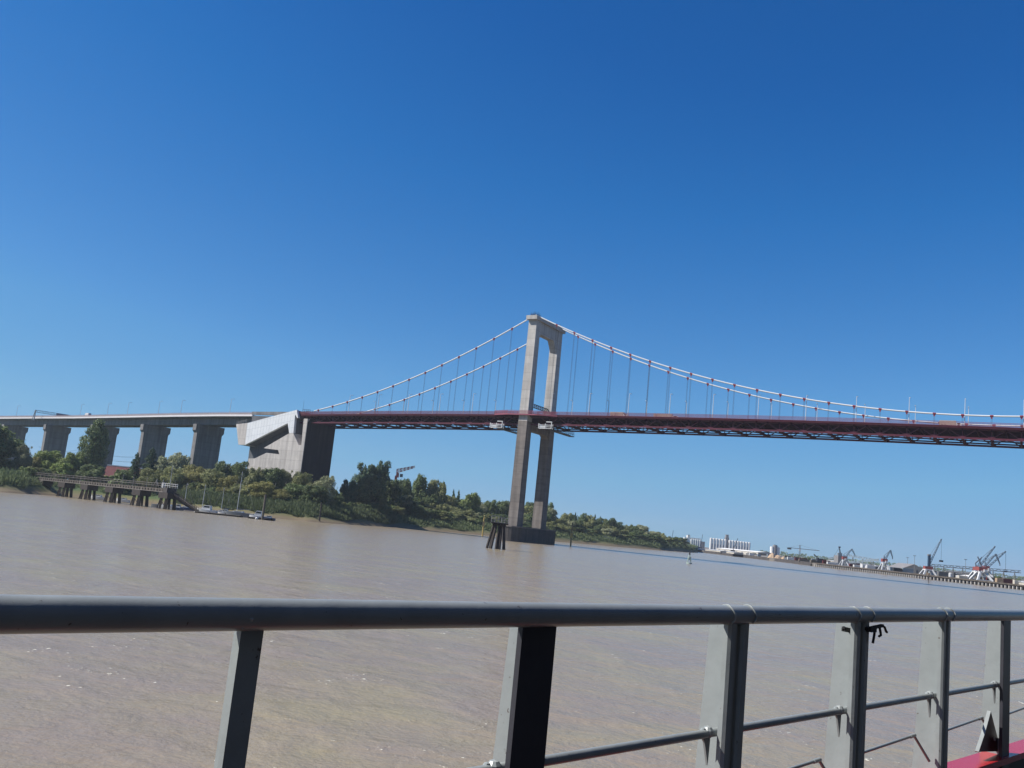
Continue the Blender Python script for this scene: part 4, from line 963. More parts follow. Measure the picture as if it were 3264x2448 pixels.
for dz, q in ((1.3, .68), (2.2, .48)):
    for k in range(4):
        a = math.pi/4+k*math.pi/2; b.beam(p+Vector((math.cos(a), math.sin(a), 0))*q+UP*dz, p+Vector((math.cos(a+1.57), math.sin(a+1.57), 0))*q+UP*dz, .1, .1)
b.build('lattice_tower', M['green_paint'], nb); b = MB(); b.tube(p+UP*3.0, p+UP*3.9, .28, .22, 10); b.build('lantern', M['steel_dark'], nb); b = MB(); b.tube(p+UP*1.4, p+UP*2.3, .5, None, 10); b.build('daymark', M['green_paint'], nb)
b_ = thing('channel_marker', Vector((xr(2961)*440, 440, 0)), 'small orange and black marker pole standing in the water before the quay', 'marker'); p = b_.location.copy()
b = MB(); b.tube(p-UP, p+UP*4.5, .13, None, 7); b.build('pole', M['wood'], b_); b = MB(); b.obox(p+UP*4.2, X3, Y3, UP, .9, .5, .9); b.build('topmark', M['orange'], b_)
# ------------------------------------------------------------------ houses, cars and pylons on the left bank
def gable_house(px, Y, wd, dp_, hw_, hr_, yaw, mw, mr, label, win=2, zb=None):
    z = gz(Y-lerp_tab(SHORE, px)) if zb is None else zb
    c = Vector((xr(px)*Y, Y, z-.2)); d = Vector((math.cos(yaw), math.sin(yaw), 0)); n_ = Vector((-d.y, d.x, 0)); o = thing('house', c, label, 'house')
    b = MB(); b.prism([c-d*wd/2-n_*dp_/2, c+d*wd/2-n_*dp_/2, c+d*wd/2-n_*dp_/2+UP*hw_, c-n_*dp_/2+UP*(hw_+hr_), c-d*wd/2-n_*dp_/2+UP*hw_], n_*dp_); b.build('wall', mw, o); b = MB()
    for s_ in (-1, 1): b.prism([c-n_*(dp_/2+.4)+UP*(hw_+hr_+.06), c-n_*(dp_/2+.4)+d*s_*(wd/2+.5)+UP*(hw_-.35*hr_/wd*2), c-n_*(dp_/2+.4)+d*s_*(wd/2+.5)+UP*(hw_-.35*hr_/wd*2+.22), c-n_*(dp_/2+.4)+UP*(hw_+hr_+.3)], n_*(dp_+.8))
    b.build('roof', mr, o)
    for k in range(win):
        b = MB(); b.obox(c+d*(wd*(-.22+.44*k/max(1, win-1)))-n_*(dp_/2+.02)+UP*hw_*.55, d, n_, UP, wd*.15, .06, hw_*.35); b.build('window', M['glass'], o)
gable_house(98, 500, 11, 16, 2.6, 4.0, -.35, M['white'], M['roof_grey'], 'small white gabled house with a grey roof behind the reed clump', zb=7)
hs = 'long low building with a dark red roof between the poplar and the conifers'
c = Vector((xr(398)*560, 560, 6.5)); o = thing('shed', c, hs, 'building'); b = MB(); b.box(c.x-14, c.x+11, 556, 575, 6.5, 11); b.build('wall', M['white'], o)
b = MB(); b.prism([Vector((c.x-15, 555, 11.01)), Vector((c.x-15, 576, 11.01)), Vector((c.x-15, 565.5, 19.5))], X3*27); b.build('roof', M['roof_red'], o)
b = MB(); b.box(c.x-15.1, c.x+12.1, 564.9, 566.1, 19.3, 19.9); b.build('ridge', M['white'], o)
M['paint_white'] = M['white']
def car(px, Y, yaw, m, label):
    z = gz(Y-lerp_tab(SHORE, px)); c = Vector((xr(px)*Y, Y, z)); d = Vector((math.cos(yaw), math.sin(yaw), 0)); n_ = Vector((-d.y, d.x, 0)); o = thing('parked_car', c, label, 'car'); b = MB()
    b.prism([c+d*x-n_*.85+UP*h for x, h in ((-2.1, .35), (2.1, .35), (2.15, .75), (1.0, .9), (.5, 1.45), (-1.2, 1.45), (-1.9, .95), (-2.15, .85))], n_*1.7); b.build('body', m, o)
    b = MB(); b.prism([c+d*x-n_*.87+UP*h for x, h in ((-1.5, .98), (.75, .98), (.42, 1.36), (-1.1, 1.36))], n_*1.74); b.build('window', M['glass'], o)
    for x in (-1.3, 1.3):
        for s_ in (-1, 1): q = c+d*x+n_*.8*s_+UP*.33; b = MB(); b.tube(q-n_*.1, q+n_*.1, .33, None, 12); b.build('wheel', M['rubber'], o)
car(148, 458, -.3, M['white'], 'white car parked on the bank behind the jetty railing, left one')
car(163, 460, -.3, M['lamp'], 'silver white car parked on the bank behind the jetty railing, right one')
def pylon(px, yt, Y, hz, label):
    c = Vector((xr(px)*Y, Y, 7)); zt_ = atY(px+8, yt, Y).z; o = thing('power_pylon', c, label, 'pylon'); b = MB(); h = zt_-7
    for i, j in ((-1, -1), (1, -1), (1, 1), (-1, 1)): b.beam(c+X3*i*2.4+Y3*j*2.4, c+X3*i*.35+Y3*j*.35+UP*h, .3, .3)
    for k in range(8):
        f0, f1 = k/8, (k+1)/8; w0, w1 = 2.4-2.05*f0, 2.4-2.05*f1
        for j in (-1, 1): b.beam(c+X3*-w0+Y3*j*w0+UP*h*f0, c+X3*w1+Y3*j*w1+UP*h*f1, .16, .16); b.beam(c+X3*w0+Y3*j*w0+UP*h*f0, c-X3*w1+Y3*j*w1+UP*h*f1, .16, .16)
    b.build('lattice_mast', M['steel_dark'], o); b = MB()
    for f, l in ((.97, 2.5), (.86, 5.0), (.74, 4.2)): b.beam(c-X3*l+UP*h*f, c+X3*l+UP*h*f, .28, .3)
    b.build('cross_arm', M['steel_dark'], o); return c, h
c1, h1 = pylon(246, 1417, 880, 0, 'lattice power pylon seen between two viaduct piers left of the poplar')
b = MB(); e0 = Vector((xr(120)*900, 900, c1.z)); e1 = Vector((xr(470)*860, 860, c1.z))
for f, l in ((.86, 4.8), (.86, -4.8), (.74, 4), (.74, -4)):
    for e in (e0, e1):
        pts = [Vector((c1.x+l+(e.x-c1.x)*k/8, c1.y+(e.y-c1.y)*k/8, c1.z+h1*f-6*4*(k/8)*(1-k/8)*.5)) for k in range(9)]; b.path(pts, .09, 4)
wr = b.build('power_lines', M['wire']); tag(wr, 'thin sagging power lines hanging between the viaduct piers', 'cable')
# red and white crane rising over the wood
Yc = 640; cr = thing('crane', Vector((xr(1262)*Yc, Yc, 7)), 'red and white banded crane boom rising behind the dark trees', 'crane'); p0 = atY(1264, 1507, Yc); p1 = atY(1322, 1490, Yc)
b = MB(); q = Vector((p0.x, Yc, 7)); b.beam(q, p0-UP*2, 1.6, 1.6, Y3); b.build('mast', M['crane_red'], cr)
b = MB(); b.obox(p0+X3*.9-UP*1.6, X3, Y3, UP, 1.8, 2.4, 3.0); b.build('turntable', M['crane_red'], cr); b = MB(); b.obox(p0+X3*3.6-UP*1.6, X3, Y3, UP, 2.0, 2.0, 2.2); b.build('cab', M['glass'], cr)
for k in range(10):
    b = MB(); a_, c_ = p0.lerp(p1, k/10), p0.lerp(p1, (k+1)/10); hgt = 2.4-1.5*k/10
    for s_ in (-.6, .6): b.beam(a_+Y3*s_, c_+Y3*s_, .55, .55); b.beam(a_+Y3*s_+UP*hgt, c_+Y3*s_+UP*(hgt-.15), .5, .5)
    b.beam(a_-Y3*.6, a_-Y3*.6+UP*hgt, .4, .4, X3); b.beam(a_-Y3*.6+UP*hgt, c_-Y3*.6, .5, .5); b.beam(a_+Y3*.6, c_-Y3*.6, .2, .2)
    b.build('boom_section', M['crane_red'] if k % 2 == 0 else M['white'], cr)
# small white hut in the far wood right of the tower
gable_house(1928, 740, 7, 5, 2.4, 1.2, -.2, M['white'], M['roof_grey'], 'small white hut at the edge of the wood right of the tower', 1, zb=3.6)
# ------------------------------------------------------------------ harbour on the right
qy = thing('quay', P0(2900, 620), 'long grey harbour quay carried on a row of pale concrete piles', 'quay')
ql = [P0(x, lerp_tab(QS, x)) for x in range(2600, 4200, 40)]
b = MB(); vs = []
for p in ql: vs += [p+Vector((-.6, -1.2, QZ-.6)), p+Vector((-.6, -1.2, QZ+.25)), p+Vector((4, 9, QZ+.25)), p+Vector((4, 9, QZ-.6))]
fs = []
for i in range(len(ql)-1):
    for k in range(4): fs.append((i*4+k, i*4+(k+1) % 4, (i+1)*4+(k+1) % 4, (i+1)*4+k))
b.add(vs, fs); b.build('deck_edge', M['jetty_conc'], qy)
tot = 0; first = None; acc = 0
for a_, c_ in zip(ql, ql[1:]):
    l = (c_-a_).length; d = (c_-a_)/l
    while acc < l:
        p = a_+d*acc+Vector((-.5, -1.0, 0))
        if first is None: b = MB(); b.obox(p+UP*(QZ-1.1)/2-UP*.8, X3, Y3, UP, .85, .9, QZ+.5); first = b.build('pile', M['concrete'], qy, fix=True); p00 = p
        elif tot < 100: o = first.copy(); C.objects.link(o); o.parent = qy; o.location = first.location+(p-p00)
        tot += 1; acc += 2.75
    acc -= l
b = MB()                                             # embankment wall left of the piled quay
def wall_line(xs, off, z0, z1, th):
    pts = [P0(x, lerp_tab(QS, x)-off) for x in xs]; vs = []
    for p in pts: vs += [p+UP*z0, p+UP*z1, p+UP*z1+Y3*th, p+UP*z0+Y3*th]
    fs = [(i*4+k, i*4+(k+1) % 4, (i+1)*4+(k+1) % 4, (i+1)*4+k) for i in range(len(pts)-1) for k in range(4)]
    return vs, fs+[(0, 3, 2, 1), tuple(len(vs)-4+k for k in range(4))]
b.add(*wall_line(range(2225, 2605, 20), .6, -1, QZ+.2, 1.5)); w_ = b.build('harbour_wall', M['concrete_dark']); tag(w_, 'low brown harbour wall below the silos, left of the piled quay', 'wall')
def silo_set(px0, px1, n, yt0, yt1, yb, Y, r, parent, zb=QZ):
    for k in range(n):
        px = px0+(px1-px0)*(k+.5)/n; t = atY(px, yt0+(yt1-yt0)*k/max(1, n-1), Y); c = Vector((xr(px)*Y, Y, zb)); b = MB(); b.tube(c, Vector((c.x, Y, t.z)), r, None, 18); b.tube(Vector((c.x, Y, t.z)), Vector((c.x, Y, t.z+r*.22)), r*.98, r*.3, 18)
        b.build('silo', M['silo'], parent, True)
def blockbox(px0, px1, yt, Y, depth, m, name, parent, zb=QZ, yaw=0):
    x0, x1 = xr(px0)*Y, xr(px1)*Y; z1 = atY((px0+px1)/2, yt, Y).z; b = MB(); b.box(x0, x1, Y, Y+depth, zb, z1); return b.build(name, m, parent)
Y = 1750; g = thing('grain_terminal', P0(2210, Y)+UP*QZ, 'white grain terminal with a slim tower at the tip of the wooded bank', 'silo block')
blockbox(2180, 2188, 1712, Y, 9, M['silo'], 'side_tower', g); blockbox(2189.5, 2198, 1706, Y+1, 10, M['silo'], 'elevator_tower', g); blockbox(2191, 2197, 1704.5, Y+2, 6, M['roof_grey'], 'tower_cap', g)
silo_set(2199, 2233, 5, 1718, 1722, 1742, Y+2, 1.95, g); blockbox(2200, 2232, 1715, Y+1, 4, M['silo'], 'gallery', g, zb=atY(2216, 1719, Y).z); blockbox(2200, 2232, 1726, Y+5, 5, M['shed_grey'], 'rear_block', g); blockbox(2233, 2246, 1726, Y, 8, M['shed_grey'], 'annex', g)
blockbox(2168, 2186, 1735, Y-60, 12, M['shed_cream'], 'office', g)
Y = 1650; g = thing('silo_row', P0(2325, Y)+UP*QZ, 'long row of tall white cylindrical silos with a head house in the middle', 'silo block')
silo_set(2260, 2315, 6, 1715, 1720, 1745, Y, 2.2, g); silo_set(2320, 2391, 8, 1722, 1729, 1750, Y, 2.2, g); blockbox(2262, 2390, 1738, Y+4, 4, M['shed_grey'], 'rear_wall', g)
blockbox(2311, 2322, 1713, Y+5, 10, M['shed_grey'], 'head_house', g); blockbox(2312, 2320, 1704, Y+6, 7, M['shed_grey'], 'head_house_top', g)
def longshed(px0, px1, yt0, yt1, Y0, Y1, m, mr, label, depth=14, name='shed', doors=True, rise=.22):
    A, E_ = Vector((xr(px0)*Y0, Y0, QZ)), Vector((xr(px1)*Y1, Y1, QZ)); z0 = atY(px0, yt0, Y0).z; z1 = atY(px1, yt1, Y1).z; h = max(2.0, ((z0+z1)/2-QZ)); d = (E_-A).normalized(); n_ = Vector((-d.y, d.x, 0)); n_ = n_ if n_.y > 0 else -n_; l = (E_-A).length
    o = thing(name, (A+E_)/2, label, 'shed'); b = MB(); hw_ = h*(1-rise); b.prism([A, A+n_*depth, A+n_*depth+UP*hw_, A+n_*depth*.5+UP*(h-.12), A+UP*hw_], d*l); b.build('wall', m, o); b = MB()
    for sg, e in ((0, 1), (1, -1)): b.prism([A-d*.5+n_*(depth*.5)+UP*(h), A-d*.5+n_*(-.4 if sg == 0 else depth+.4)+UP*(hw_-.05), A-d*.5+n_*(-.4 if sg == 0 else depth+.4)+UP*(hw_+.2), A-d*.5+n_*(depth*.5)+UP*(h+.25)], d*(l+1))
    b.build('roof', mr, o)
    if doors:
        k = max(1, int(l/16))
        for i in range(k): b = MB(); b.obox(A+d*(l*(i+.5)/k)-n_*.03+UP*hw_*.4, d, n_, UP, min(5, l/k*.5), .1, hw_*.7); b.build('door', M['shed_grey'], o)
    return o
longshed(2284, 2416, 1744, 1758, 1240, 1130, M['shed_cream'], M['silo'], 'very long cream shed in front of the silo row', 22)
longshed(2285, 2336, 1757, 1763, 1130, 1050, M['shed_cream'], M['white'], 'low white shed on the quay edge below the long cream shed', 14)
longshed(2345, 2370, 1766, 1769, 1010, 975, M['shed_cream'], M['white'], 'small low white shed right of the low quay edge shed', 10)
longshed(2205, 2262, 1746, 1752, 1260, 1200, M['roof_grey'], M['roof_grey'], 'dark low shed left of the long cream shed', 14)
longshed(2195, 2224, 1748, 1751, 1220, 1190, M['white'], M['white'], 'small white shed at the left end of the harbour wall', 10)
longshed(2378, 2470, 1764, 1774, 1010, 920, M['shed_grey'], M['roof_grey'], 'wide dark grey shed right of the long cream shed', 26)
g = thing('storage_silos', P0(2470, 1200)+UP*QZ, 'isolated group of three grey white storage silos above the dark shed', 'silo block'); Y = 1200
for px, yt, r in ((2460, 1742, 2.6), (2469, 1737, 2.9), (2479, 1745, 2.2)):
    b = MB(); c = P0(px, Y)+UP*QZ; t = atY(px, yt, Y); b.tube(c, Vector((c.x, Y, t.z)), r, None, 16); b.build('silo', M['silo'] if px != 2469 else M['shed_grey'], g, True)
b = MB(); c0, c1_ = atY(2469, 1737, Y), atY(2481, 1745, Y); b.beam(c0+UP*.6, c1_+UP*.6, .5, .5); b.beam(c1_+UP*.6, Vector((c1_.x+1.5, Y, QZ)), .5, .5); b.build('pipe', M['crane_blue'], g)
# heap of pale orange material with a small machine
hp = P0(2478, 900)+UP*QZ; b = MB(); vs = []; r_ = random.Random(5)
for (cx, cy, rr, hh) in ((-5, 0, 4.5, 5.2), (1, 2, 5, 3.6), (6, -1, 4, 2.6), (-1, -3, 4, 2.4), (10, 0, 4, 1.6)):
    n0 = 12; base = [hp+Vector((cx+math.cos(k*6.283/n0)*rr*r_.uniform(.85, 1.1), cy+math.sin(k*6.283/n0)*rr*r_.uniform(.85, 1.1), -.2)) for k in range(n0)]; mid = [hp+Vector((cx+math.cos(k*6.283/n0)*rr*r_.uniform(.4, .55), cy+math.sin(k*6.283/n0)*rr*r_.uniform(.4, .55), hh*r_.uniform(.6, .75))) for k in range(n0)]
    b.add(base+mid+[hp+Vector((cx, cy, hh))], [(k, (k+1) % n0, n0+(k+1) % n0, n0+k) for k in range(n0)]+[(n0+k, n0+(k+1) % n0, 2*n0) for k in range(n0)])
h_ = b.build('material_heap', M['orange'], None, fix=True); tag(h_, 'pale orange heap of loose material on the quay edge', 'heap')
def boomtruss(b, p, q, w0, w1, n=8, s=.22):
    d = (q-p); side = Y3
    up = Vector((-d.z, 0, d.x)).normalized()
    for k in range(n):
        f0, f1 = k/n, (k+1)/n; a_, c_ = p.lerp(q, f0), p.lerp(q, f1); u0, u1 = w0+(w1-w0)*f0, w0+(w1-w0)*f1
        for sy in (-.5, .5):
            b.beam(a_+up*u0+side*sy*u0, c_+up*u1+side*sy*u1, s, s); b.beam(a_-up*u0+side*sy*u0, c_-up*u1+side*sy*u1, s, s)
            b.beam(a_+up*u0+side*sy*u0, c_-up*u1+side*sy*u1, s*.7, s*.7)
def portal_crane(px, Y, body_y, base, jib, nose, hook, label, mast=None, red=1.0, legs=True, back=None):
    c = P0(px, Y)+UP*(QZ); zb = atY(px, body_y, Y).z; o = thing('harbour_crane', c, label, 'crane', 'harbour cranes'); k = (zb-QZ)
    if legs:
        b = MB()
        for i in (-1, 1):
            for j in (-1, 1): b.beam(c+X3*i*base/2+Y3*j*base/2, c+X3*i*base*.16+Y3*j*base*.16+UP*k*.86, base*.13, base*.13, Y3)
        for j in (-1, 1): b.beam(c-X3*base/2+Y3*j*base/2+UP*.4, c+X3*base/2+Y3*j*base/2+UP*.4, .6, .7); b.beam(c-X3*base*.34+Y3*j*base*.34+UP*k*.42, c+X3*base*.34+Y3*j*base*.34+UP*k*.42, .35, .4)
        b.tube(c+UP*k*.78, c+UP*k*.9, base*.26, base*.2, 12); b.build('portal', M['white'], o)
    b = MB(); b.obox(c+UP*(k+.9), X3, Y3, UP, base*.62*red, base*.5, k*.36); b.build('machine_house', M['crane_red'], o)
    b = MB(); b.obox(c+UP*(k-.1)-Y3*base*.3+X3*base*.12, X3, Y3, UP, base*.22, base*.14, k*.26); b.build('cab', M['white'], o)
    top = c+UP*(k*1.18); b = MB(); tip = atY(jib[0], jib[1], Y); boomtruss(b, top+X3*(tip.x-c.x)*.08, tip, .55, .3); b.build('jib', M['crane_blue'], o)
    apex = top+UP*k*.5-X3*(tip.x-c.x)*.06; b = MB(); b.beam(top-X3*.6, apex, .4, .4, Y3); b.beam(top+X3*.6, apex, .4, .4, Y3); b.beam(apex, tip, .22, .22)
    if back: q = atY(back[0], back[1], Y); b.beam(apex, q, .45, .7); b.beam(q, top, .3, .3)
    b.build('stay_frame', M['crane_blue'], o)
    if nose: b = MB(); q = atY(nose[0], nose[1], Y); boomtruss(b, tip, q, .45, .2, 4); b.beam(q, q-UP*1.2, .5, .5, X3); b.build('nose_jib', M['crane_blue'], o)
    if hook: b = MB(); q = atY(hook[0], hook[1], Y); e = tip if not nose else atY(nose[0], nose[1], Y); b.beam(e, q, .12, .12); b.obox(q-UP*.4, X3, Y3, UP, 1.6, 1.2, .9); b.build('hook', M['steel_dark'], o)
    return o
portal_crane(2690, 720, 1782, 5.5, (2715, 1750), (2725, 1769), None, 'harbour crane with a bent jib beside the grey hopper block', red=.8)
portal_crane(2818, 668, 1790, 6.0, (2838, 1754), (2845, 1777), None, 'harbour crane with a red house standing left of the big grey hangar', red=1.0)
portal_crane(3128, 590, 1818, 9.5, (3174, 1766), (3187, 1798), None, 'large harbour crane with double red house at the right of the picture', red=.95, back=(3116, 1774))
portal_crane(3142, 604, 1815, 8.0, (3206, 1757), None, (3205, 1820), 'slim harbour crane behind the large one with a long low jib and hook', red=.6)
portal_crane(3112, 612, 1817, 8.0, (3172, 1741), None, None, 'third crane of the right cluster with its jib raised steeply', red=.6, back=(3130, 1776))
# mobile crane with a blue mast
Y = 632; c = P0(2958, Y)+UP*QZ; o = thing('mobile_crane', c, 'mobile harbour crane with a blue mast, red house and long raised boom', 'crane', 'harbour cranes'); zb = atY(2958, 1812, Y).z
b = MB()
for i in (-1, 1):
    for j in (-1, 1): b.beam(c+X3*i*4.2+Y3*j*3, c+X3*i*2+Y3*j*1.5+UP*(zb-QZ-.6), .9, .9, Y3)
b.obox(c+UP*(zb-QZ-.9), X3, Y3, UP, 5.5, 4, .8); b.build('undercarriage', M['white'], o); b = MB(); b.obox(Vector((c.x, Y, zb+.5)), X3, Y3, UP, 5.4, 3.4, 2.0); b.build('machine_house', M['crane_red'], o)
M['crane_navy'] = mat('crane_navy', (0.03, 0.07, 0.13), .5, var=.1, scale=.6); mt_ = atY(2962, 1771, Y); b = MB(); b.beam(Vector((mt_.x, Y, zb+1)), mt_, 1.5, 1.5, Y3); b.build('mast', M['crane_navy'], o)
b = MB(); b.obox(mt_+UP*.4, X3, Y3, UP, 2.0, 1.6, 1.0); b.build('mast_head', M['shed_grey'], o)
tip = atY(3001, 1718, Y); b = MB(); boomtruss(b, atY(2964, 1795, Y), tip, .5, .3, 10, .18); b.beam(mt_, tip, .12, .12); b.build('boom', M['crane_blue'], o); b = MB(); hk = atY(3000, 1786, Y); b.beam(tip, hk, .1, .1); b.obox(hk-UP*.5, X3, Y3, UP, 2.2, 1.4, 1.2); b.build('grab', M['steel_dark'], o)
# hopper block, conveyors, hangars, sheds
Y = 740; g = thing('hopper_building', P0(2686, Y)+UP*QZ, 'tall grey hopper building with a dark mast on its roof', 'building'); blockbox(2671, 2701, 1772, Y, 9, M['shed_grey'], 'wall', g); z1 = atY(2686, 1772, Y).z
b = MB(); boomtruss(b, atY(2680, 1771, Y+3), atY(2675, 1745, Y+3), .5, .25, 6, .2); b.obox(atY(2676, 1744, Y+3), X3, Y3, UP, 1.5, 1.2, 1.0); b.beam(atY(2676, 1745, Y+3), atY(2656, 1775, Y+3), .12, .12); b.build('roof_mast', M['steel_dark'], g)
b = MB(); b.obox(atY(2676, 1769, Y+3)+UP*.5, X3, Y3, UP, 3.2, 3, 2.2); b.build('roof_plant', M['crane_blue'], g)
def conveyor(px0, y0, Y0, px1, y1, Y1, hgt, nleg, label, m='crane_blue'):
    A, E_ = atY(px0, y0, Y0), atY(px1, y1, Y1); o = thing('conveyor', Vector(((A.x+E_.x)/2, (A.y+E_.y)/2, QZ)), label, 'conveyor'); b = MB(); k = max(6, int((E_-A).length/3))
    for sy in (-.7, .7):
        b.beam(A+Y3*sy, E_+Y3*sy, .3, .45); b.beam(A+Y3*sy+UP*hgt, E_+Y3*sy+UP*hgt, .3, .3)
        for i in range(k):
            a_, c_ = A.lerp(E_, i/k)+Y3*sy, A.lerp(E_, (i+1)/k)+Y3*sy; b.beam(a_+UP*(hgt if i % 2 else 0), c_+UP*(0 if i % 2 else hgt), .16, .16)
    b.build('gallery_truss', M[m], o); b = MB()
    for i in range(nleg):
        p = A.lerp(E_, (i+.5)/nleg)
        for sx in (-1, 1): b.beam(Vector((p.x+sx*1.4, p.y, QZ)), p, .3, .3, Y3)
    b.build('trestle', M['shed_grey'], o)
conveyor(2703, 1772, 735, 2800, 1790, 700, 1.2, 3, 'sloping conveyor gallery running right from the hopper building')
conveyor(2706, 1795, 730, 2801, 1786, 690, 1.0, 2, 'second lower conveyor rising towards the red housed crane')
conveyor(2965, 1804, 720, 3252, 1826, 640, 1.5, 9, 'long horizontal conveyor bridge behind the right hand cranes', 'steel_dark')
conveyor(2640, 1782, 800, 2672, 1778, 760, 1.0, 2, 'short conveyor left of the hopper building')
def hangar(px0, pxm, px1, yr, ye, Y0, label):
    A = P0(px0, Y0+45)+UP*QZ; G0 = P0(pxm, Y0)+UP*QZ; G1 = P0(px1, Y0-4)+UP*QZ; o = thing('hangar', G0, label, 'hangar'); zr_ = atY(pxm, yr, Y0).z; ze = atY(pxm, ye, Y0).z; v = A-G0; mid = (G0+G1)/2
    b = MB(); b.prism([G0, G1, G1+UP*(ze-QZ), mid+UP*(zr_-QZ-.15), G0+UP*(ze-QZ)], v); b.build('wall', M['roof_grey'], o); b = MB(); gd_ = (G1-G0).normalized()
    for s_, e in ((-1, G0), (1, G1)): b.prism([mid+UP*(zr_-QZ), e+gd_*s_*.8+UP*(ze-QZ-.2), e+gd_*s_*.8+UP*(ze-QZ+.1), mid+UP*(zr_-QZ+.3)], v*1.01)
    b.build('roof', M['shed_grey'], o)
hangar(2832, 2880, 2948, 1796, 1812, 672, 'big grey gabled hangar behind the quay in the middle of the harbour')
longshed(2640, 2672, 1783, 1786, 790, 770, M['shed_cream'], M['white'], 'pale shed left of the hopper building', 20)
longshed(2700, 2790, 1806, 1816, 745, 700, M['shed_grey'], M['shed_grey'], 'long low grey shed behind the quay between the two small cranes', 12)
longshed(2975, 3020, 1821, 1826, 690, 672, M['shed_cream'], M['white'], 'white roofed shed right of the mobile crane', 14)
longshed(3042, 3100, 1830, 1836, 660, 640, M['shed_cream'], M['silo'], 'low cream heap like shed left of the right crane cluster', 18, rise=.6)
longshed(3190, 3330, 1848, 1862, 600, 560, M['shed_cream'], M['white'], 'long white shed at the right edge of the picture', 18)
longshed(3010, 3095, 1818, 1824, 880, 860, M['roof_grey'], M['roof_grey'], 'distant blue grey shed behind the white roofed shed', 25)
def mast(px, yt, Y, label):
    c = P0(px, Y)+UP*QZ; t = atY(px+6, yt, Y); o = thing('light_mast', c, label, 'mast', 'harbour light masts'); b = MB(); b.tube(c, Vector((c.x, Y, t.z)), .16, .1, 6); b.build('pole', M['shed_grey'], o); b = MB(); b.obox(Vector((c.x, Y, t.z)), X3, Y3, UP, 1.8, .5, .35); b.build('floodlight', M['shed_grey'], o)
mast(2914, 1772, 640, 'tall thin light mast in front of the big grey hangar'); mast(3077, 1784, 620, 'tall thin light mast left of the right crane cluster')
mast(2892, 1778, 690, 'thin light mast at the left of the big grey hangar'); mast(2267, 1720, 1500, 'thin light mast at the left end of the silo row')
# tower crane far behind
Y = 1500; c = P0(2548, Y)+UP*QZ; o = thing('tower_crane', c, 'faint tower crane with a long jib far behind the harbour trees', 'crane'); tp = atY(2550, 1737, Y); b = MB(); boomtruss(b, c, tp, .9, .9, 14, .25); b.build('mast', M['shed_grey'], o)
b = MB(); jz = atY(2548, 1749, Y).z; a_ = Vector((atY(2516, 1744, Y).x, Y, jz)); e = Vector((atY(2612, 1752, Y).x, Y, jz)); b.beam(a_, e, .7, .9); b.beam(tp, a_, .2, .2); b.beam(tp, e, .2, .2); b.build('jib', M['shed_grey'], o); b = MB(); b.obox(a_-UP*1.2, X3, Y3, UP, 6, 2, 3); b.build('counterweight', M['steel_dark'], o); b = MB(); b.obox(Vector((c.x, Y, jz-2)), X3, Y3, UP, 2.4, 2.4, 2.6); b.build('cab', M['white'], o)
# low yard cranes
def yard(px, Y, px1, y1, label):
    c = P0(px, Y)+UP*QZ; o = thing('yard_crane', c, label, 'crane', 'harbour cranes'); b = MB(); b.obox(c+UP*2.6, X3, Y3, UP, 4.6, 3.2, 2.6); b.build('machine_house', M['steel_dark'], o); b = MB()
    for s_ in (-1, 1): b.obox(c+Y3*s_*1.5+UP*.7, X3, Y3, UP, 5.4, .8, 1.3)
    b.build('crawler_track', M['rubber'], o); b = MB(); boomtruss(b, c+UP*3, atY(px1, y1, Y), .4, .2, 6, .2); b.build('boom', M['steel_dark'], o)
yard(2612, 760, 2594, 1766, 'dark crawler crane with a lowered boom on the quay left of the hopper building')
yard(2232, 1500, 2240, 1703, 'faint dark crane behind the white grain terminal, its boom raised'); yard(2336, 1120, 2352, 1716, 'slim dark crane standing before the silo row')
yard(2140, 1500, 2146, 1690, 'faint crane boom above the tip of the wooded bank')
# quayside stacks, parked lorries and small machines
for k, (px, Y, m, lab) in enumerate(((2760, 700, 'white', 'white container on the quay left of the red housed crane'), (2775, 694, 'white', 'white container on the quay, next to the red housed crane'), (2860, 655, 'steel_dark', 'dark machine on the quay before the big grey hangar'), (2995, 628, 'white', 'first of four small white tanks on the quay right of the mobile crane'), (3007, 626, 'white', 'second of four small white tanks on the quay right of the mobile crane'), (3018, 624, 'white', 'third of four small white tanks on the quay right of the mobile crane'), (3029, 622, 'white', 'fourth of four small white tanks on the quay right of the mobile crane'), (3168, 588, 'wood_pale', 'brown stack of timber on the quay beside the large crane'), (3185, 580, 'orange', 'small tan stack on the quay right of the large crane'), (2520, 850, 'white', 'white container on the harbour wall beside the orange heap'), (2560, 800, 'roof_red', 'red container on the quay left of the crawler crane'), (2634, 752, 'roof_red', 'pinkish red container beside the dark crawler crane'))):
    c = P0(px, Y)+UP*QZ; nm = 'tank' if 'tanks' in lab else ('timber_stack' if 'timber' in lab else ('stack' if 'stack' in lab else ('machine' if 'machine' in lab else 'container'))); o = thing(nm, c, lab, nm.replace('_', ' '), 'quayside tanks' if nm == 'tank' else None); b = MB()
    if nm == 'tank': b.tube(c+UP*.3, c+UP*2.6, 1.1, None, 12); b.tube(c+UP*2.6, c+UP*3.0, 1.1, .3, 12)
    else:
        b.obox(c+UP*1.4, X3, Y3, UP, 6 if nm != 'stack' else 4, 2.4, 2.5)
        for q in range(9): b.beam(c+X3*(-2.8+.7*q)*(1 if nm != 'stack' else .66)-Y3*1.24+UP*.2, c+X3*(-2.8+.7*q)*(1 if nm != 'stack' else .66)-Y3*1.24+UP*2.6, .12, .08, X3)
    b.build('body', M[m], o); b = MB(); b.obox(c+UP*.12, X3, Y3, UP, 3, 2.0, .24); b.build('base', M['steel_dark'], o)
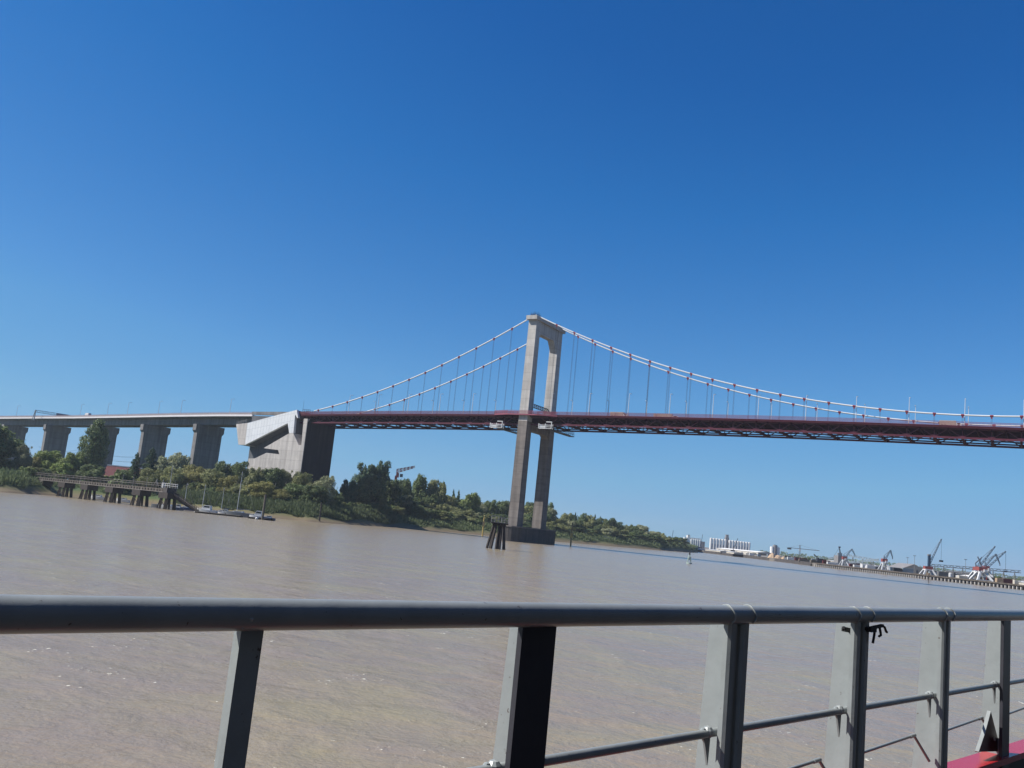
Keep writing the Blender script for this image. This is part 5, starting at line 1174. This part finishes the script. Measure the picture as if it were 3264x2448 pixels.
cl = (('white', 'white parked lorry box on the quay apron'), ('roof_red', 'rust red container on the quay apron'), ('roof_grey', 'grey container on the quay apron'), ('crane_blue', 'blue grey container on the quay apron'), ('shed_cream', 'cream container on the quay apron'), ('wood_pale', 'brown crate stack on the quay apron'))
rc = random.Random(21)
for k in range(46):
    px = rc.uniform(2390, 3250); Y = lerp_tab(QS, px)+rc.uniform(9, 60); m_, lab = rc.choice(cl); c = P0(px, Y)+UP*QZ; l_, h_2 = rc.uniform(3, 9), rc.uniform(1.6, 3.4)
    o = thing('container' if 'container' in lab else ('lorry_box' if 'lorry' in lab else 'crate_stack'), c, lab, 'container' if 'container' in lab else ('lorry' if 'lorry' in lab else 'crates'), 'goods scattered on the quay apron'); b = MB()
    b.obox(c+UP*(h_2/2+.15), X3, Y3, UP, l_, 2.4, h_2)
    for q in range(int(l_/.6)): b.beam(c+X3*(-l_/2+.3+.6*q)-Y3*1.24+UP*.3, c+X3*(-l_/2+.3+.6*q)-Y3*1.24+UP*(h_2+.1), .12, .08, X3)
    b.build('body', M[m_], o); b = MB(); b.obox(c+UP*.08, X3, Y3, UP, l_*.9, 2.0, .16); b.build('base', M['steel_dark'], o)
# trees on the harbour side
for i, (px, yt, wd, Y) in enumerate(((2508, 1769, 24, 1000), (2530, 1774, 16, 1000), (2546, 1774, 14, 1010), (2566, 1776, 18, 960), (2580, 1777, 14, 960), (2404, 1762, 16, 1120), (2640, 1792, 20, 860), (2730, 1797, 34, 820), (2760, 1801, 34, 820), (2790, 1806, 30, 820), (3030, 1822, 40, 900), (3180, 1836, 40, 760), (3215, 1842, 36, 740), (3240, 1845, 36, 720))):
    tree(px, yt, wd, Y, 'round', 'dark', 'dark round tree among the harbour sheds', 'harbour trees', zb=QZ)
def farwood(px0, px1, Y, h0, h1, name, label, lm, sd, n=4200):
    r = random.Random(sd); vs = []; fs = []; hs_ = [r.uniform(.55, 1) for _ in range(200)]
    for _ in range(n):
        px = r.uniform(px0, px1); k = int((px-px0)/(px1-px0)*60); H = h0+(h1-h0)*hs_[k]; z = QZ+H*r.random()**.8; p = Vector((xr(px)*Y, Y+r.uniform(-15, 15), z)); s = r.uniform(2, 4.5); a = r.uniform(0, 6.28)
        i = len(vs); d = Vector((math.cos(a), .5*math.sin(a), .4*math.sin(a*3))).normalized(); e = Vector((-.3*math.sin(a), .3, 1)).normalized(); vs += [p-d*s*.6, p+e*s*.4, p+d*s*.6, p-e*s*.4]; fs.append((i, i+1, i+2, i+3))
    me = bpy.data.meshes.new(name); me.from_pydata(vs, [], fs); me.materials.append(LEAF[lm]); o = bpy.data.objects.new(name, me); C.objects.link(o); tag(o, label, 'woods', kind='stuff')
farwood(2420, 3700, 2400, 3, 14, 'woods', 'low distant line of woods on the horizon behind the harbour', 'dark', 9)
# ------------------------------------------------------------------ the boat we stand on: railing, bulwark, deck
ZR0, VPX, VPY = 1.24, 4453.0, 1962.0
CAMP = Vector((0, 0, CH)); RV = ray(VPX, VPY)*ZR0; R0 = CAMP+ray(0, 1958)*ZR0
def RP(t): return R0+RV*t
DR = RV.normalized(); OUT = Vector((-DR.y, DR.x, 0)).normalized()
def onP(px, py, off):
    r = ray(px, py); o = R0+OUT*off; return CAMP+r*((o-CAMP).dot(OUT)/r.dot(OUT))
def tpar(p): return (p-R0).dot(DR)/RV.length
RR = 0.0262
ro = thing('boat_railing', RP(1.2)-UP*1.05, 'grey painted tubular railing along the side of the boat in the foreground', 'railing')
b = MB(); b.path([RP(-2.2+.1*k) for k in range(75)], RR, 28); b.build('top_rail', M['rail_grey'], ro, smooth=True)
POSTS = [(-.62, 0.05, 0), (-.2, .05, 0), (.2222, .042, 0), (.6305, .112, 0), (1.1165, .11, 1), (1.6015, .112, 1), (2.086, .086, 1), (2.581, .112, 0), (3.075, .11, 1), (3.57, .11, 0), (4.06, .11, 0)]
drop = [R0.z-onP(x, y, .03).z for x, y in ((1744, 2424), (2700, 2260))]; DL = sum(drop)/2-0.0
lo0, lo1 = onP(1744, 2424, .03), onP(3222, 2175, .03); LD = (lo1-lo0).normalized(); RU = DR.cross(OUT).normalized()
def lowp(t): k = (RP(t)-lo0).dot(DR)/LD.dot(DR); return lo0+LD*k
cap0, cap1 = onP(3034, 2425, .09), onP(3264, 2356, .09); CD = (cap1-cap0).normalized()
def capp(t): k = (RP(t)-cap0).dot(DR)/CD.dot(DR); return cap0+CD*k
rod0, rod1 = onP(2768, 2397, .03), onP(2974, 2342, .03); RD = (rod1-rod0).normalized()
def rodp(t): k = (RP(t)-rod0).dot(DR)/RD.dot(DR); return rod0+RD*k
for i, (t, wd, kind) in enumerate(POSTS):
    top = RP(t)-UP*.012; bot = Vector((top.x, top.y, capp(t).z-.12)); H = top.z-bot.z; st = None
    b = MB()
    if kind == 0:
        b.obox((top+bot)/2+OUT*.004, DR, OUT, UP, wd, .014, H)
    else:
        for s_ in (-1, 1): b.prism([top+DR*s_*wd*x-OUT*y for x, y in ((.5, -.008), (.5, .006), (.44, .014), (.2, .014), (.14, .006), (.14, -.008))], bot-top)
        b.obox((top+bot)/2+OUT*.006, DR, OUT, UP, wd*.32, .008, H)
    po = b.build('stanchion', M['rail_black'] if i in (3, 7) else M['rail_grey'], ro)
    w0, w1 = (.072, .105) if wd > .05 else (.036, .046); b = MB(); zt_ = top.z-.018
    f0 = Vector((top.x, top.y, zt_))+OUT*.011; f1 = Vector((bot.x, bot.y, bot.z))+OUT*.011
    b.prism([f0-DR*.004, f0+OUT*w0-DR*.004, f1+OUT*w1-DR*.004, f1-DR*.004], DR*.008); b.build('web_plate', M['rail_grey'], po)
    if i >= 2:
        b = MB(); r_ = random.Random(i)          # weld beads at the joints
        for s_ in (-1, 1):
            for k in range(3): b.ball(RP(t)+DR*s_*(wd/2+.003*k)-OUT*(.016-.003*k)-UP*(.004+.006*k)+Vector((r_.gauss(0, .002), r_.gauss(0, .002), 0)), .0075, 8, .8)
        for k in range(12): b.ball(f0.lerp(f1, .12+.055*k)+OUT*.006-DR*.006, .0028+r_.random()*.0022, 6)
        for s_ in ((-1, 1) if kind else ()):
            q0 = RP(t)+DR*s_*(wd/2+.004); b.path([q0+(OUT*math.cos(a)+RU*math.sin(a))*(RR+.0015)+DR*(.004*math.sin(a*3+i)) for a in [math.radians(60+13*k) for k in range(14)]], [.0018+.0016*r_.random() for k in range(14)], 7)
        b.build('weld_bead', M['rail_grey'], po, True)
    if i >= 3:
        q = lowp(t)-DR*(wd/2+.002); b = MB()
        b.prism([q-OUT*.003, q-DR*.052-OUT*.003, q-DR*.03-UP*.02-OUT*.003, q-DR*.006-UP*.085-OUT*.003], OUT*.006); b.ball(q-DR*.012+UP*.004, .017, 10); b.ball(q-DR*.03+UP*.008+OUT*.004, .009, 8); b.build('gusset', M['rail_grey'], po)
b = MB(); b.path([lowp(-2.2+.1*k) for k in range(75)], .0118, 16); b.build('lower_rail', M['rail_grey'], ro, smooth=True)
for i in range(3, 10):
    t0, t1 = POSTS[i][0], POSTS[i+1][0]; a_ = rodp(t0); e = rodp(t1)-DR*(POSTS[i+1][1]/2+.075)+OUT*.035; f = rodp(t1)-DR*(POSTS[i+1][1]/2)-UP*.10
    b = MB(); b.path([a_, a_.lerp(e, .5), e-DR*.006, e+DR*.004-UP*.006, f], .0056, 10); b.tube(a_.lerp(e, .93), e+DR*.004, .0075, None, 10); b.build('bent_rod', M['rail_grey'], ro, smooth=True)
# clamp with hooks on the rail beside the sixth post
hk = thing('hook_clamp', onP(2790, 1995, -.02), 'black clamp with three hooks hanging under the top rail', 'clamp'); b = MB()
q = lambda x, y, off=-.022: onP(x, y, off)
b.beam(q(2762, 2005), q(2812, 1994), .012, .010); b.obox(q(2777, 2006), DR, OUT, UP, .05, .02, .018); b.beam(q(2688, 2005, .03), q(2712, 2010, .03), .012, .016); b.ball(q(2690, 2004, .03), .009, 8); b.build('clamp_bar', M['rubber'], hk)
for pts in (((2790, 1998), (2788, 2012), (2786, 2028), (2782, 2050)), ((2803, 1997), (2806, 2012), (2808, 2025), (2802, 2028)), ((2813, 1994), (2820, 2000), (2824, 2012), (2827, 2015))):
    b = MB(); b.path([q(*p) for p in pts], .0045, 10); b.build('hook', M['rubber'], hk, True)
bt = thing('boat', capp(1.0)-UP*1.5, 'red bulwark and dark deck of the boat the picture is taken from', 'boat')
N = 60; ts = [-2.2+7.4*k/N for k in range(N+1)]
def sweep(prof, name, m):
    vs = []; n = len(prof)
    for t in ts:
        c = capp(t); vs += [c+OUT*(o-.0)+UP*z for o, z in prof]
    fs = [(i*n+k, i*n+(k+1) % n, (i+1)*n+(k+1) % n, (i+1)*n+k) for i in range(N) for k in range(n)]+[tuple(range(n)), tuple(N*n+k for k in range(n-1, -1, -1))]
    b = MB(); b.add(vs, fs); return b.build(name, m, bt)
sweep([(0, 0), (-.115, 0), (-.115, -.028), (0, -.028)], 'bulwark_cap', M['boat_red'])
M['stay'] = mat('dark_maroon_paint', (0.09, 0.018, 0.024), .35, var=.2, scale=6)
M['hull_dark'] = mat('dark_hull_paint', (0.02, 0.022, 0.032), .5, var=.2, scale=3)
sweep([(-.03, -.029), (-.085, -.029), (-.085, -.44), (-.03, -3.6)], 'bulwark', M['hull_dark'])
sweep([(-.09, -.44), (-2.05, -.44), (-2.05, -.5), (-.09, -.5)], 'deck', M['deck_paint'])
sweep([(-2.1, -.44), (-3.6, -.44), (-3.6, 4.6), (-2.1, 4.6)], 'sky_block_wall', M['hull_dark'])  # unseen wall behind the camera, added to block sky light from the rail
# tapered stay plate standing on the bulwark cap
off = .035; A = onP(3114, 2396, off); E_ = onP(3188, 2394, off); T_ = onP(3153, 2267, off); m1 = onP(3133, 2340, off); zc_ = min(A.z, E_.z)
fin = [A, E_, T_+DR*.012, T_, m1]
b = MB(); b.prism([p-OUT*.004 for p in fin], OUT*.008); fo = b.build('stay_plate', M['stay'], bt)
b = MB()
for p0, p1 in ((A, m1), (m1, T_)): b.beam(p0, p1, .016, .006, OUT.cross(p1-p0))
b.build('stay_flange', M['rail_grey'], fo)


# ------------------------------------------------------------------ thin summer haze over the river
def haze():
    m = bpy.data.materials.new('haze'); m.use_nodes = True; t = m.node_tree; t.nodes.remove(t.nodes['Principled BSDF'])
    v = t.nodes.new('ShaderNodeVolumePrincipled'); v.inputs['Color'].default_value = (0.80, 0.88, 1.0, 1); v.inputs['Density'].default_value = 0.00008; v.inputs['Anisotropy'].default_value = 0.2
    t.links.new(v.outputs[0], t.nodes['Material Output'].inputs['Volume'])
    b = MB(); b.box(-4600, 4600, -900, 5200, -4, 120); o = b.build('haze', m); tag(o, 'thin pale summer haze over the river and harbour', 'haze', kind='stuff')
haze()
